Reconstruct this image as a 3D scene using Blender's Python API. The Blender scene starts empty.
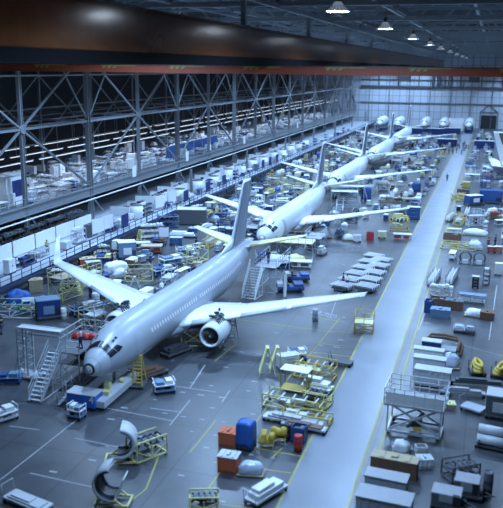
import bpy, bmesh, math, random
from mathutils import Vector, Matrix, Euler
random.seed(7)
PI = math.pi
S = bpy.context.scene
C = S.collection

# ------------------------------------------------------------------ camera
FPX, CAM_H, PITCH, YAW, ROLL = 773.7, 25.8, 0.2377, 0.2945, 0.0100
FW = Vector((-math.sin(YAW)*math.cos(PITCH), math.cos(YAW)*math.cos(PITCH), -math.sin(PITCH)))
_r = Vector((math.cos(YAW), math.sin(YAW), 0)); _u = _r.cross(FW)
RT = _r*math.cos(ROLL) + _u*math.sin(ROLL)
UP = -_r*math.sin(ROLL) + _u*math.cos(ROLL)
EYE = Vector((0, 0, CAM_H))
cd = bpy.data.cameras.new('camera'); cam = bpy.data.objects.new('camera', cd); C.objects.link(cam)
M4 = Matrix((RT, UP, -FW)).transposed().to_4x4(); M4.translation = EYE
cam.matrix_world = M4
cd.sensor_fit = 'HORIZONTAL'; cd.sensor_width = 36.0; cd.lens = 36.0*FPX/503.0
cd.clip_start = 0.5; cd.clip_end = 1200
cd.dof.use_dof = True; cd.dof.focus_distance = 100.0; cd.dof.aperture_fstop = 0.29
S.camera = cam

# ------------------------------------------------------------------ world, light, exposure
w = bpy.data.worlds.new('world'); S.world = w; w.use_nodes = True
w.node_tree.nodes['Background'].inputs[0].default_value = (0.30, 0.42, 0.75, 1)
w.node_tree.nodes['Background'].inputs[1].default_value = 0.0
LAMP_COL = (0.34, 0.59, 1.0)
LAMP_W = 5800.0
LAMP_Z = 29.6
S.view_settings.view_transform = 'Standard'; S.view_settings.look = 'None'
S.view_settings.gamma = 1.0; S.view_settings.use_curve_mapping = False
S.view_settings.exposure = 0.15
S.cycles.use_denoising = True
S.cycles.max_bounces = 6; S.cycles.diffuse_bounces = 3; S.cycles.glossy_bounces = 3

def ray(px, py):
    return FW*FPX + RT*(px-251.5) - UP*(py-254.0)
def at(px, py, z=0.0):
    d = ray(px, py); t = (z-CAM_H)/d.z
    p = EYE + d*t; return Vector((p.x, p.y, z))
def screen(p):
    d = Vector(p)-EYE; z = d.dot(FW)
    return 251.5+FPX*d.dot(RT)/z, 254-FPX*d.dot(UP)/z

# ------------------------------------------------------------------ materials
M = {}
def mat(name, col, rough=0.55, metal=0.0, var=0.12, scale=3.0, emit=0.0, spec=0.5, bump=0.0):
    m = bpy.data.materials.new(name); m.use_nodes = True
    nt = m.node_tree; b = nt.nodes['Principled BSDF']
    b.inputs['Roughness'].default_value = rough; b.inputs['Metallic'].default_value = metal
    b.inputs['Specular IOR Level'].default_value = spec
    if emit:
        b.inputs['Emission Color'].default_value = (*col, 1); b.inputs['Emission Strength'].default_value = emit
    tc = nt.nodes.new('ShaderNodeTexCoord'); n = nt.nodes.new('ShaderNodeTexNoise')
    n.inputs['Scale'].default_value = scale; n.inputs['Detail'].default_value = 4
    nt.links.new(tc.outputs['Object'], n.inputs['Vector'])
    r = nt.nodes.new('ShaderNodeMixRGB'); r.blend_type = 'MIX'
    r.inputs[1].default_value = (*[max(0, c*(1-var)) for c in col], 1)
    r.inputs[2].default_value = (*[min(1, c*(1+var)) for c in col], 1)
    nt.links.new(n.outputs['Fac'], r.inputs[0]); nt.links.new(r.outputs[0], b.inputs['Base Color'])
    if bump:
        bp = nt.nodes.new('ShaderNodeBump'); bp.inputs['Strength'].default_value = bump
        nt.links.new(n.outputs['Fac'], bp.inputs['Height']); nt.links.new(bp.outputs[0], b.inputs['Normal'])
    M[name] = m; return m
mat('white', (.70,.71,.72), .45); mat('offwhite', (.62,.63,.62), .5); mat('grey', (.30,.31,.33), .5)
mat('lightgrey', (.48,.50,.52), .5); mat('darkgrey', (.09,.095,.105), .55); mat('black', (.018,.018,.02), .5)
mat('navy', (.012,.03,.13), .5); mat('blue', (.022,.07,.21), .45); mat('olive', (.10,.105,.07), .6); mat('skyblue', (.13,.21,.32), .5)
mat('yellow', (.55,.40,.06), .5); mat('brightblue', (.02,.11,.45), .45); mat('hivis', (.45,.60,.08), .6); mat('paleyellow', (.66,.60,.30), .5); mat('orange', (.50,.12,.05), .6)
mat('red', (.40,.03,.03), .5); mat('brown', (.16,.085,.05), .65); mat('tan', (.42,.34,.22), .65); mat('green', (.10,.26,.14), .6)
mat('steel', (.42,.44,.47), .38, .6); mat('darksteel', (.10,.11,.12), .45, .5); mat('galv', (.52,.55,.58), .45, .3)
mat('rubber', (.015,.015,.016), .8); mat('glass_dark', (.012,.016,.025), .3, 0, .05, spec=.4)
mat('hull', (.33,.365,.405), .34, 0, .06, .8); mat('hull_white', (.58,.61,.64), .36, 0, .06, .8)
mat('wing', (.68,.71,.74), .38, 0, .05, .7); mat('fin', (.17,.20,.25), .45, 0, .06, .7)
mat('primer', (.62,.58,.25), .5, 0, .06, .7); mat('panel', (.36,.40,.46), .4); mat('radome', (.40,.44,.48), .36)
mat('truss', (.17,.185,.20), .5); mat('deep_black', (.004,.004,.005), .9, spec=.1); mat('girder', (.10,.034,.012), .17, 0, .35, .8); mat('rednose', (.38,.085,.04), .55)
mat('chevron', (.45,.34,.10), .5); mat('skin', (.45,.27,.19), .6); mat('denim', (.03,.05,.11), .8)
mat('tarp_blue', (.02,.10,.38), .42, bump=.3); mat('tarp_white', (.70,.72,.74), .5, bump=.4); mat('plastic_bag', (.50,.56,.66), .25, bump=.6)
mat('lamp_glow', (.72,.85,1.0), .3, emit=130.0, var=0); mat('tube_glow', (.82,.92,1.0), .3, emit=1.0, var=0); mat('prism_glow', (.55,.68,.85), .3, emit=.22, var=0)
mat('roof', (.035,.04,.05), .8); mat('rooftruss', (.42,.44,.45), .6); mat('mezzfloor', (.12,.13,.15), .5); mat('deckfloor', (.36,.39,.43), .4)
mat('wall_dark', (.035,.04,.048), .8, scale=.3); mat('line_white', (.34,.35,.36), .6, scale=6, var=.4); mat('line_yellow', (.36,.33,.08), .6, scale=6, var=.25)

def floor_mat(name, c1, c2, r1, r2, joint=None):
    m = bpy.data.materials.new(name); m.use_nodes = True; nt = m.node_tree; b = nt.nodes['Principled BSDF']
    tc = nt.nodes.new('ShaderNodeTexCoord')
    n = nt.nodes.new('ShaderNodeTexNoise'); n.inputs['Scale'].default_value = .22; n.inputs['Detail'].default_value = 7; n.inputs['Roughness'].default_value = .65
    nt.links.new(tc.outputs['Object'], n.inputs['Vector'])
    cr = nt.nodes.new('ShaderNodeValToRGB'); cr.color_ramp.elements[0].position = .28; cr.color_ramp.elements[1].position = .76
    cr.color_ramp.elements[0].color = (*c1, 1); cr.color_ramp.elements[1].color = (*c2, 1)
    nt.links.new(n.outputs['Fac'], cr.inputs[0])
    out = cr.outputs[0]
    if joint:
        br = nt.nodes.new('ShaderNodeTexBrick'); br.offset = 0; br.inputs['Scale'].default_value = 1
        br.inputs['Brick Width'].default_value = joint; br.inputs['Row Height'].default_value = joint; br.inputs['Mortar Size'].default_value = .05
        br.inputs[1].default_value = (1,1,1,1); br.inputs[2].default_value = (.93,.93,.93,1); br.inputs[3].default_value = (.38,.38,.38,1)
        nt.links.new(tc.outputs['Object'], br.inputs['Vector'])
        mx = nt.nodes.new('ShaderNodeMixRGB'); mx.blend_type = 'MULTIPLY'; mx.inputs[0].default_value = 1
        nt.links.new(out, mx.inputs[1]); nt.links.new(br.outputs[0], mx.inputs[2]); out = mx.outputs[0]
    nt.links.new(out, b.inputs['Base Color']); b.inputs['Specular IOR Level'].default_value = .85
    mr = nt.nodes.new('ShaderNodeMapRange'); mr.inputs[3].default_value = r1; mr.inputs[4].default_value = r2
    n2 = nt.nodes.new('ShaderNodeTexNoise'); n2.inputs['Scale'].default_value = .5; n2.inputs['Detail'].default_value = 5
    nt.links.new(tc.outputs['Object'], n2.inputs['Vector']); nt.links.new(n2.outputs['Fac'], mr.inputs[0]); nt.links.new(mr.outputs[0], b.inputs['Roughness'])
    M[name] = m
floor_mat('floor', (.036,.040,.046), (.090,.096,.105), .27, .42, 6.1)
floor_mat('lane', (.17,.185,.215), (.215,.23,.26), .24, .40)

def wall_mat(name, col, px, pz):
    m = bpy.data.materials.new(name); m.use_nodes = True; nt = m.node_tree; b = nt.nodes['Principled BSDF']; b.inputs['Roughness'].default_value = .6
    tc = nt.nodes.new('ShaderNodeTexCoord'); mp = nt.nodes.new('ShaderNodeMapping'); mp.inputs['Rotation'].default_value = (PI/2, 0, 0)
    nt.links.new(tc.outputs['Object'], mp.inputs[0])
    br = nt.nodes.new('ShaderNodeTexBrick'); br.offset = 0; br.inputs['Scale'].default_value = 1
    br.inputs['Brick Width'].default_value = px; br.inputs['Row Height'].default_value = pz; br.inputs['Mortar Size'].default_value = .16
    br.inputs[1].default_value = (*col, 1); br.inputs[2].default_value = (*[c*.88 for c in col], 1); br.inputs[3].default_value = (*[c*.55 for c in col], 1)
    nt.links.new(mp.outputs[0], br.inputs['Vector']); nt.links.new(br.outputs[0], b.inputs['Base Color'])
    M[name] = m
wall_mat('wall_panels', (.52,.55,.60), 3.1, 3.4)

# ------------------------------------------------------------------ mesh builder
class MB:
    def __init__(s): s.v = []; s.f = []; s.sm = []
    def add(s, v, f, smooth=False):
        o = len(s.v); s.v += [tuple(p) for p in v]; s.f += [tuple(i+o for i in q) for q in f]; s.sm += [smooth]*len(f); return s
    def box(s, x, y, z, sx, sy, sz, rz=0, taper=1.0):      # z is the underside
        c, n = math.cos(rz), math.sin(rz); v = []
        for k, dz in enumerate((0, sz)):
            t = taper if k else 1
            for dx, dy in ((-1,-1),(1,-1),(1,1),(-1,1)):
                a, b = dx*sx/2*t, dy*sy/2*t; v.append((x+a*c-b*n, y+a*n+b*c, z+dz))
        return s.add(v, [(3,2,1,0),(4,5,6,7),(0,1,5,4),(1,2,6,5),(2,3,7,6),(3,0,4,7)])
    def bar(s, a, b, w, h=None):                             # square bar between two points
        a, b = Vector(a), Vector(b); d = b-a
        if d.length < 1e-6: return s
        d.normalize(); h = h or w
        u = d.cross(Vector((0,0,1))); u = u.normalized() if u.length > 1e-3 else Vector((1,0,0))
        t = u.cross(d).normalized(); v = []
        for p in (a, b):
            for i, j in ((-1,-1),(1,-1),(1,1),(-1,1)): v.append(p+u*(i*w/2)+t*(j*h/2))
        return s.add(v, [(0,1,2,3),(7,6,5,4),(1,0,4,5),(2,1,5,6),(3,2,6,7),(0,3,7,4)])
    def pipe(s, pts, r, n=8, closed=False):
        pts = [Vector(p) for p in pts]; N = len(pts); v = []; f = []
        for i, p in enumerate(pts):
            q0 = pts[(i-1) % N] if (closed or i) else p; q1 = pts[(i+1) % N] if (closed or i < N-1) else p
            d = (q1-q0).normalized(); u = d.cross(Vector((0,0,1))); u = u.normalized() if u.length > 1e-3 else Vector((1,0,0))
            t = u.cross(d)
            for k in range(n):
                a = 2*PI*k/n; v.append(p+u*(r*math.cos(a))+t*(r*math.sin(a)))
        for i in range(N if closed else N-1):
            for k in range(n):
                j = (i+1) % N; f.append((i*n+k, i*n+(k+1) % n, j*n+(k+1) % n, j*n+k))
        if not closed: f += [tuple(range(n))[::-1], tuple(range((N-1)*n, N*n))]
        return s.add(v, f, True)
    def lathe(s, prof, c=(0,0,0), axis='z', n=20, arc=None):  # prof: (radius, along)
        v = []; f = []; full = arc is None; a0, a1 = arc or (0, 2*PI); K = n if full else n+1
        for r, h in prof:
            for k in range(K):
                a = a0+(a1-a0)*k/n; x, y = r*math.cos(a), r*math.sin(a)
                p = (x, y, h) if axis == 'z' else ((h, x, y) if axis == 'x' else (x, h, y))
                v.append((p[0]+c[0], p[1]+c[1], p[2]+c[2]))
        for i in range(len(prof)-1):
            for k in range(n):
                k2 = (k+1) % K; f.append((i*K+k, i*K+k2, (i+1)*K+k2, (i+1)*K+k))
        return s.add(v, f, True)
    def cyl(s, c, r, h, axis='z', n=12):
        s.lathe([(r,0),(r,h)], c, axis, n); o = len(s.v)-2*n
        s.f += [tuple(range(o+n-1, o-1, -1)), tuple(range(o+n, o+2*n))]; s.sm += [False, False]; return s
    def blob(s, c, sx, sy, sz, n=10, seed=0, rough=.12):       # lumpy rounded load, flat underside at c.z
        R = random.Random(seed); v = []; f = []; m = 6; n = max(n, 16)
        for i in range(m+1):
            t = i/m; rr = (1-t**3.2)**.5 if i < m else .02; 
            for k in range(n):
                a = 2*PI*k/n; q = 1+R.uniform(-rough, rough)
                e = (abs(math.cos(a))**4+abs(math.sin(a))**4)**-.25
                v.append((c[0]+math.cos(a)*e*sx/2*max(rr,.05)*q, c[1]+math.sin(a)*e*sy/2*max(rr,.05)*q, c[2]+sz*t*(1+R.uniform(-rough,rough)*.6 if i else 1)))
        for i in range(m):
            for k in range(n): f.append((i*n+k, i*n+(k+1) % n, (i+1)*n+(k+1) % n, (i+1)*n+k))
        f += [tuple(range(n))[::-1], tuple(range(m*n, m*n+n))]
        return s.add(v, f, True)
    def loft(s, rings, cap=True, smooth=True):
        n = len(rings[0]); v = [p for r in rings for p in r]; f = []
        for i in range(len(rings)-1):
            for k in range(n): f.append((i*n+k, i*n+(k+1) % n, (i+1)*n+(k+1) % n, (i+1)*n+k))
        s.add(v, f, smooth)
        if cap:
            o = len(s.v)-len(v); s.f += [tuple(range(o+n-1, o-1, -1)), tuple(range(len(s.v)-n, len(s.v)))]; s.sm += [False, False]
        return s
    def build(s, name, m, parent=None, bevel=0):
        me = bpy.data.meshes.new(name); me.from_pydata(s.v, [], s.f); me.materials.append(M[m] if isinstance(m, str) else m)
        for p, q in zip(me.polygons, s.sm): p.use_smooth = q
        bm = bmesh.new(); bm.from_mesh(me); bmesh.ops.recalc_face_normals(bm, faces=bm.faces); bm.to_mesh(me); bm.free()
        o = bpy.data.objects.new(name, me); C.objects.link(o)
        if parent: o.parent = parent
        if bevel:
            b = o.modifiers.new('bevel', 'BEVEL'); b.width = bevel; b.segments = 2; b.limit_method = 'ANGLE'
        return o
def struct(o): o['kind'] = 'structure'; return o
THINGS = []
def tag(o, label, cat, group=None):
    o['label'] = label; o['category'] = cat
    if group: o['group'] = group
    THINGS.append(o); return o
def thing(name, label, cat, loc=(0,0,0), rz=0, group=None):
    o = bpy.data.objects.new(name, None); C.objects.link(o); o.empty_display_size = .3
    o.location = loc; o.rotation_euler = (0, 0, math.radians(rz)); return tag(o, label, cat, group)
def copy_tree(o, parent=None):
    c = o.copy(); C.objects.link(c)
    if parent: c.parent = parent
    for ch in list(o.children): copy_tree(ch, c)
    return c

# ------------------------------------------------------------------ the hall
X0, X1, Y0, Y1, ZC = -92.0, 40.0, -14.0, 362.0, 37.0
def flat(name, m, x0, x1, y0, y1, z, t=.3):
    return struct(MB().box((x0+x1)/2, (y0+y1)/2, z-t, x1-x0, y1-y0, t).build(name, m))
flat('floor', 'floor', X0, X1, Y0, Y1, 0)
flat('floor_lane', 'lane', -10.5, -6.45, 20, 330, .006, .005)
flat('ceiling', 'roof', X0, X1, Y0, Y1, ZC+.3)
struct(MB().box((X0+X1)/2, Y1+.25, 0, X1-X0, .5, ZC).build('wall_back', 'wall_panels'))
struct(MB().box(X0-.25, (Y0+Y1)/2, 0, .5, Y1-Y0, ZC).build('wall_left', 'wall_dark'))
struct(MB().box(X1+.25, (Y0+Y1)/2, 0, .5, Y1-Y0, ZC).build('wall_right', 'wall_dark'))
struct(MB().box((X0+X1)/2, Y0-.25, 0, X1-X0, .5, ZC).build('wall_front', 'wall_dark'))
# back wall: dark door, crane rail, girts, mullions
struct(MB().box(-.9, Y1-.06, 0, 6.6, .12, 5.9).build('door_1', 'black'))
struct(MB().bar((-4.6,Y1-.2,0),(-4.6,Y1-.2,7.2),.35).bar((2.8,Y1-.2,0),(2.8,Y1-.2,7.2),.35).bar((-4.8,Y1-.2,7.2),(3,Y1-.2,7.2),.35).build('trim_1', 'truss'))
struct(MB().bar((-4.6,Y1-.3,7.2),(-1,Y1-.3,10.4),.3).bar((-1,Y1-.3,10.4),(2.8,Y1-.3,7.2),.3).build('trim_2', 'darksteel'))
struct(MB().bar((-58,Y1-.6,17.6),(X1,Y1-.6,17.6),.7,.9).build('crane_rail', 'darksteel'))
struct(MB().bar((-58,Y1-.4,10.6),(X1,Y1-.4,10.6),.35,.35).build('girt', 'truss'))
struct(MB().bar((-58,Y1-.4,20.6),(X1,Y1-.4,20.6),.35,.45).build('girt', 'darksteel'))
for k, x in enumerate((-54,-45,-36,-27,-18,-9,0,9,18)):
    struct(MB().bar((x,Y1-.45,0),(x,Y1-.45,ZC),.22,.3).build('mullion', 'truss'))
    struct(MB().bar((x+4,Y1-.8,17.6),(x+4,Y1-.8,27),.5,.5).build('rail_hanger', 'darksteel'))
for x in (-26,-24,-21.5,-19): struct(MB().bar((x,Y1-1.2,17.4),(x,Y1-1.2,26),.55,.55).build('rail_hanger', 'darksteel'))

# floor markings
def line(a, b, wd, m, z=.012):
    a, b = at(*a, z), at(*b, z); d = (b-a); n = Vector((-d.y, d.x, 0)).normalized()*wd/2
    return MB().add([a-n, b-n, b+n, a+n], [(0,1,2,3)]), m
def mark(a, b, wd=.1, m='line_white'):
    mb, m = line(a, b, wd, m); struct(mb.build('floor_marking', m))
struct(MB().box(-10.5, 150, .008, .13, 260, .006).build('floor_marking', 'line_yellow'))
struct(MB().box(-6.45, 150, .008, .13, 260, .006).build('floor_marking', 'line_yellow'))
struct(MB().box(-5.55, 120, .003, .13, 200, .006).build('floor_marking', 'line_yellow'))
for a, b in (((199,501),(262,414)), ((262,414),(296,368)), ((234,319),(334,332)), ((333,331),(363,334)), ((363,334),(341,380)), ((305,351),(352,357)),
             ((340,318),(300,366)), ((215,361),(236,344)), ((214,462),(291,473)), ((262,414),(318,425)), ((238,445),(306,457)), ((190,452),(200,440)), ((200,440),(216,420)),
             ((199,501),(276,512)), ((146,489),(160,453)), ((122,508),(146,489)), ((320,318),(345,322)), ((282,448),(272,458)), ((310,383),(335,386)), ((318,343),(340,346))):
    mark(a, b, .1, 'line_yellow')
for a, b in (((0,480),(79,418)), ((30,473),(92,487)), ((75,438),(118,447)), ((106,408),(173,421)), ((10,426),(40,430)), ((175,386),(216,392)), ((196,320),(180,345)),
             ((455,343),(503,356)), ((497,285),(489,340)), ((432,272),(500,280)), ((445,300),(495,306)), ((418,330),(432,296)), ((477,150),(474,185)), ((465,172),(490,173)),
             ((230,300),(222,322)), ((150,408),(180,412)), ((190,400),(170,425)), ((205,365),(190,388)), ((230,390),(222,402)), ((340,290),(330,318)), ((300,230),(285,255))):
    mark(a, b, .09)
mk = MB(); R = random.Random(3)
for i in range(16):
    for j in range(9):
        if R.random() < .45:
            x = -25.5+j*1.65+R.uniform(-.15,.15); y = 40+i*2.05+R.uniform(-.1,.1)
            if x > -11.2: continue
            s = R.choice((.18,.24,.32)); mk.box(x, y, .004, s*1.7, s*.55, .006)
struct(mk.build('floor_marking', 'line_white'))
mk = MB()
for i in range(12):
    x, y = R.uniform(-24,-13), R.uniform(72,112); mk.box(x,y,.004,.9,.07,.006); mk.box(x,y+.9,.004,.9,.07,.006); mk.box(x-.45,y+.45,.004,.07,.9,.006); mk.box(x+.45,y+.45,.004,.07,.9,.006)
    mk.box(x+1.3,y+.3,.004,.4,.2,.006)
struct(mk.build('floor_marking', 'line_white'))

# side deck, mezzanine
DZ, MZ = 1.8, 6.5
struct(MB().box(-71, 195, DZ-.35, 42, 330, .35).build('floor_deck', 'deckfloor'))
struct(MB().box(-51.6, 195, 0, .3, 330, DZ-.35).build('wall_deck', 'grey'))
for y in range(40, 356, 6): struct(MB().box(-50.2, y, 0, .3, .3, DZ-.35).build('deck_post', 'darkgrey'))
struct(MB().box(-76, 195, MZ-.4, 31.6, 330, .4).build('floor_mezzanine', 'mezzfloor'))
struct(MB().box(-60, 195, 5.6, .35, 330, 1.25).box(-60, 195, 5.6, .8, 330, .12).box(-60, 195, 6.8, .8, 330, .12).build('mezzanine_beam', 'truss'))
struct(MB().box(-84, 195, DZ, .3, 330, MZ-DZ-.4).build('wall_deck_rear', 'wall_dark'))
def railing(x, z, m, h, name, step, y0=36, bay=18.2, post=2.0, t=.06):
    y = y0
    while y < 350:
        mb = MB(); mb.bar((x,y,z+h),(x,y+bay,z+h),t*1.4); mb.bar((x,y,z+h*.55),(x,y+bay,z+h*.55),t); mb.bar((x,y,z+.08),(x,y+bay,z+.08),.05,.2)
        q = y
        while q < y+bay-.1: mb.bar((x,q,z),(x,q,z+h),t*1.2); q += post
        struct(mb.build(name, m)); y += bay
mat('railblue', (.028,.045,.09), .5)
railing(-50.1, DZ, 'railblue', 1.2, 'deck_railing', 6)
struct(MB().box(-50, 195, DZ-.34, .25, 330, .34).build('trim_3', 'railblue'))
railing(-59.8, MZ+.35, 'truss', 1.1, 'mezzanine_railing', 6)
struct(MB().pipe([(-59.3,83,3.9),(-59.3,83.2,4.9),(-59.3,84,5.15),(-59.3,350,5.15)], .12).build('pipe_run', 'offwhite'))
# steel columns and bracing
CY = [72.8+18.2*k for k in range(16)]
for k, y in enumerate(CY):
    node = k % 2 == 1; r = .38 if node else .55
    mb = MB(); r *= .8; mb.box(-60, y, DZ, r*.35, r*1.7, 28); mb.box(-60, y-r*.85, DZ, r*1.5, .1, 28); mb.box(-60, y+r*.85, DZ, r*1.5, .1, 28)
    struct(mb.build('steel_column', 'truss'))
    struct(MB().bar((-60,y,17.3),(-88,y,17.3),.28).build('tie_beam', 'truss'))
    struct(MB().bar((-60,y,26.5),(-88,y,26.5),.28).build('tie_beam', 'truss'))
    if node:
        struct(MB().cyl((-60.35,y,17.3), .6, .7, 'x', 10).build('gusset', 'truss'))
        for s in (-1, 1):
            for z in (27.8, 7.2): struct(MB().bar((-60,y,17.3),(-60,y+s*18.2,z),.26,.26).build('diagonal_brace', 'truss'))
    elif 80 < y < 330:
        for s in (-1, 1): struct(MB().bar((-60,y+s*9.1,27.6),(-60,y,17.4),.2,.2).build('diagonal_brace', 'truss'))
    if k < 15:
        for z, t in ((17.3,.32),(24.3,.2),(25.6,.25),(28.3,.4)): struct(MB().bar((-60,y,z),(-60,y+18.2,z),t).build('strut', 'truss'))
        struct(MB().bar((-60.2,y,6.0),(-60.2,y+4.5,2.2),.22).build('knee_brace', 'truss'))
    y2 = y+9
    struct(MB().bar((-74,y2,MZ),(-74,y2,30),.32).build('steel_column', 'truss'))
    if k < 15:
        struct(MB().bar((-74,y2,12.5),(-74,y2+18.2,24),.2).build('diagonal_brace', 'truss')); struct(MB().bar((-74,y2,24),(-74,y2+18.2,12.5),.2).build('diagonal_brace', 'truss'))
        for z in (12.5, 18.5, 24, 26): struct(MB().bar((-74,y2,z),(-74,y2+18.2,z),.22).build('strut', 'truss'))
for k, y in enumerate(CY[3::2]): struct(MB().box(-54.7, y+12, DZ, .4, .4, 4.6).build('steel_column', 'truss'))
# far left lattice near the back wall
for k, y in enumerate((300, 318, 336, 352)):
    struct(MB().bar((-60.4,y,6),(-60.4,y+9,16),.35).build('diagonal_brace','truss')); struct(MB().bar((-60.4,y+9,6),(-60.4,y,16),.35).build('diagonal_brace','truss'))

# roof steel
for k, y in enumerate(range(50, 360, 24)):
    mb = MB(); mb.bar((X0,y,31.6),(X1,y,31.6),.55,.5); mb.bar((X0,y,36.2),(X1,y,36.2),.45,.45)
    x = X0; up = 0
    while x < X1-3: mb.bar((x,y,31.6 if up else 36.2),(x+5.5,y,36.2 if up else 31.6),.28); x += 5.5; up = 1-up
    struct(mb.build('roof_truss', 'rooftruss'))
for x in (-52,-38,-24,-14,-3,8,22): struct(MB().bar((x,Y0,34.0),(x,Y1,34.0),.4,.6).build('roof_purlin', 'rooftruss'))
for y in range(58, 350, 24): struct(MB().bar((-60,y,33.4),(X1,y+5,33.4),.22,.3).build('roof_brace', 'rooftruss'))
struct(MB().pipe([(-12.5,30,32.6),(-12.5,350,32.6)], .16).build('pipe_run', 'galv'))
struct(MB().bar((-20,20,31.4),(-20,350,31.4),.3,.5).build('roof_beam', 'rooftruss'))

# brown runway girder along the hall
mb = MB(); GX = -20.3
mb.box(GX, 172, 26.65, .35, 330, 2.35); mb.box(GX, 172, 28.9, .7, 330, .18); mb.box(GX, 172, 26.55, .9, 330, .16)
struct(mb.build('runway_girder', 'girder'))
struct(MB().box(GX-.1, 172, 25.86, 1.5, 330, .66).build('runway_girder_soffit', 'deep_black'))  # one even near-black matt colour over the whole soffit box
for y in range(40, 330, 24): struct(MB().bar((GX,y,29.05),(GX,y,31.7),.4).build('girder_hanger', 'rooftruss'))

# travelling crane bridge in front of the columns
b = thing('crane_bridge', 'long red overhead crane bridge with yellow chevrons spanning the whole hall', 'crane', (-20, 70, 25.17))
MB().box(0,0,.05,112,.5,.62).build('beam', 'rednose', b)
MB().box(0,.05,-.03,112,.6,.08).build('bottom_flange', 'rednose', b); MB().box(0,.05,.67,112,.8,.08).build('top_flange', 'darksteel', b)
for x in (-43.1,-35.7,-28.6,-21.3,-13.6,-6.2,1.2):
    mb = MB(); x -= -20
    for d in (-.55, 0, .55): mb.add([(x+d-.3,-.27,.36),(x+d,-.27,.36),(x+d+.3,-.27,.66),(x+d+.0,-.27,.66)], [(0,1,2,3)])
    mb.box(x+.9,-.26,.56,3.6,.03,.09); mb.build('chevron_plate', 'chevron', b)
for x, wd in ((12.6,.9),(18.4,.9),(3,.8)): MB().box(x,0,-.5,wd,.5,.45).build('hanger_box', 'darksteel', b)

# high bay lamps
def lamp(x, y, label, spread=125):
    t = thing('high_bay_lamp', label, 'lamp', (x, y, LAMP_Z), 0, 'high bay lamps under the roof')
    MB().lathe([(.14,.75),(.3,.6),(.42,.45),(.86,.02),(.9,0),(.84,.02),(.4,.42),(.1,.55)], n=18).build('reflector', 'prism_glow', t)
    mb = MB()
    for k in range(18):
        a = 2*PI*k/18; mb.bar((.5*math.cos(a),.5*math.sin(a),.42),(.93*math.cos(a),.93*math.sin(a),.04),.03)
    mb.build('reflector_fins', 'darksteel', t)
    MB().cyl((0,0,.62),.2,.5,n=10).build('ballast_housing', 'darkgrey', t); MB().bar((0,0,1.1),(0,0,2.2),.06).build('hanger_rod', 'darksteel', t)
    MB().lathe([(.02,.02),(.78,.04)], n=18).build('diffuser', 'lamp_glow', t)
    l = bpy.data.lights.new('lamp_light', 'AREA'); l.shape = 'DISK'; l.size = 1.5; l.energy = LAMP_W; l.color = LAMP_COL; l.spread = math.radians(spread)
    lo = bpy.data.objects.new('lamp_light', l); C.objects.link(lo); lo.parent = t; lo.location = (0,0,-.06)
for x in (-10.9,-31,-49,9): struct(MB().box(x,180,31.68,.3,350,.2).build('lamp_rail', 'rooftruss'))
ORD = ['first','second','third','fourth','fifth','sixth','seventh','eighth','ninth','tenth','eleventh','twelfth','thirteenth','fourteenth','fifteenth','sixteenth','seventeenth','eighteenth','nineteenth','twentieth']
for i, y in enumerate((34,56.3,81.6,110,139.7,168,203,240,282,322)):
    lamp(-10.9, y, 'round high bay lamp above the lane, %s counted from the camera' % ORD[i], 158)
for x, n in ((-31,'row over the airliners'),(-49,'row beside the mezzanine'),(9,'row right of the lane')):
    for i, y in enumerate(range(88 if x == -49 else 59 if x == -31 else 88, 350, 29)): lamp(x, y, 'round high bay lamp in the %s, %s from camera' % (n, ORD[i]), 150 if x == -31 else 125)
# fluorescent tubes over the mezzanine
for x in (-75.5,-69,-64): struct(MB().box(x,215,17.0,.15,262,.2).build('light_rail', 'truss'))
for j, (x, z) in enumerate(((-75.5,12.0),(-69,12.0),(-64,12.0))):
    for k in range(15):
        y = 92+k*17; t = thing('tube_light', 'white linear tube light in the %s row over the mezzanine, %s from camera' % (['rear','middle','front'][j], ORD[k]), 'light', (x, y, z), 90, 'linear lights over the mezzanine')
        MB().box(0,0,.06,15.6,.2,.1).build('housing', 'lightgrey', t); MB().cyl((-7.6,0,0),.055,15.2,'x',8).build('tube', 'tube_glow', t); MB().bar((-6,0,.15),(-6,0,5.1),.04).build('hanger_rod','steel',t); MB().bar((6,0,.15),(6,0,5.1),.04).build('hanger_rod','steel',t)
        if j == 1:
            l = bpy.data.lights.new('tube_lamp','AREA'); l.shape = 'RECTANGLE'; l.size = 15; l.size_y = .25; l.energy = 900; l.color = (.55,.72,1)
            lo = bpy.data.objects.new('tube_lamp', l); C.objects.link(lo); lo.parent = t; lo.location = (0,0,-.07)

# ------------------------------------------------------------------ airliners
FUS = [(0,3.42,.02,.02),(.08,3.42,.2,.2),(.3,3.42,.46,.46),(.7,3.45,.78,.76),(1.2,3.5,1.04,1.0),(1.8,3.58,1.27,1.22),(2.5,3.66,1.46,1.43),(3.2,3.74,1.62,1.64),(4.0,3.80,1.74,1.80),(5.0,3.84,1.83,1.93),(6.2,3.85,1.88,2.0),
       (10,3.85,1.88,2.0),(14,3.85,1.88,2.0),(18,3.85,1.88,2.0),(22,3.85,1.88,2.0),(25.5,3.87,1.87,1.99),(28,4.0,1.78,1.86),(30.5,4.24,1.58,1.64),(33,4.55,1.27,1.34),(35.3,4.86,.92,1.0),(37.2,5.1,.56,.68),(38.6,5.24,.3,.38),(39.3,5.28,.14,.2)]
FUS = [(a, b-.22*min(1, max(0, (34-a)/8)), c, d) for a, b, c, d in FUS]
def fus(x):
    for a, b in zip(FUS, FUS[1:]):
        if a[0] <= x <= b[0]:
            t = (x-a[0])/(b[0]-a[0]); return tuple(a[i]+(b[i]-a[i])*t for i in (1,2,3))
    return FUS[-1][1:]
def SP(x, th, off=0.0):
    zc, ry, rz = fus(x); th = math.radians(th); return ((x), (ry+off)*math.cos(th), zc+(rz+off)*math.sin(th))
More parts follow.
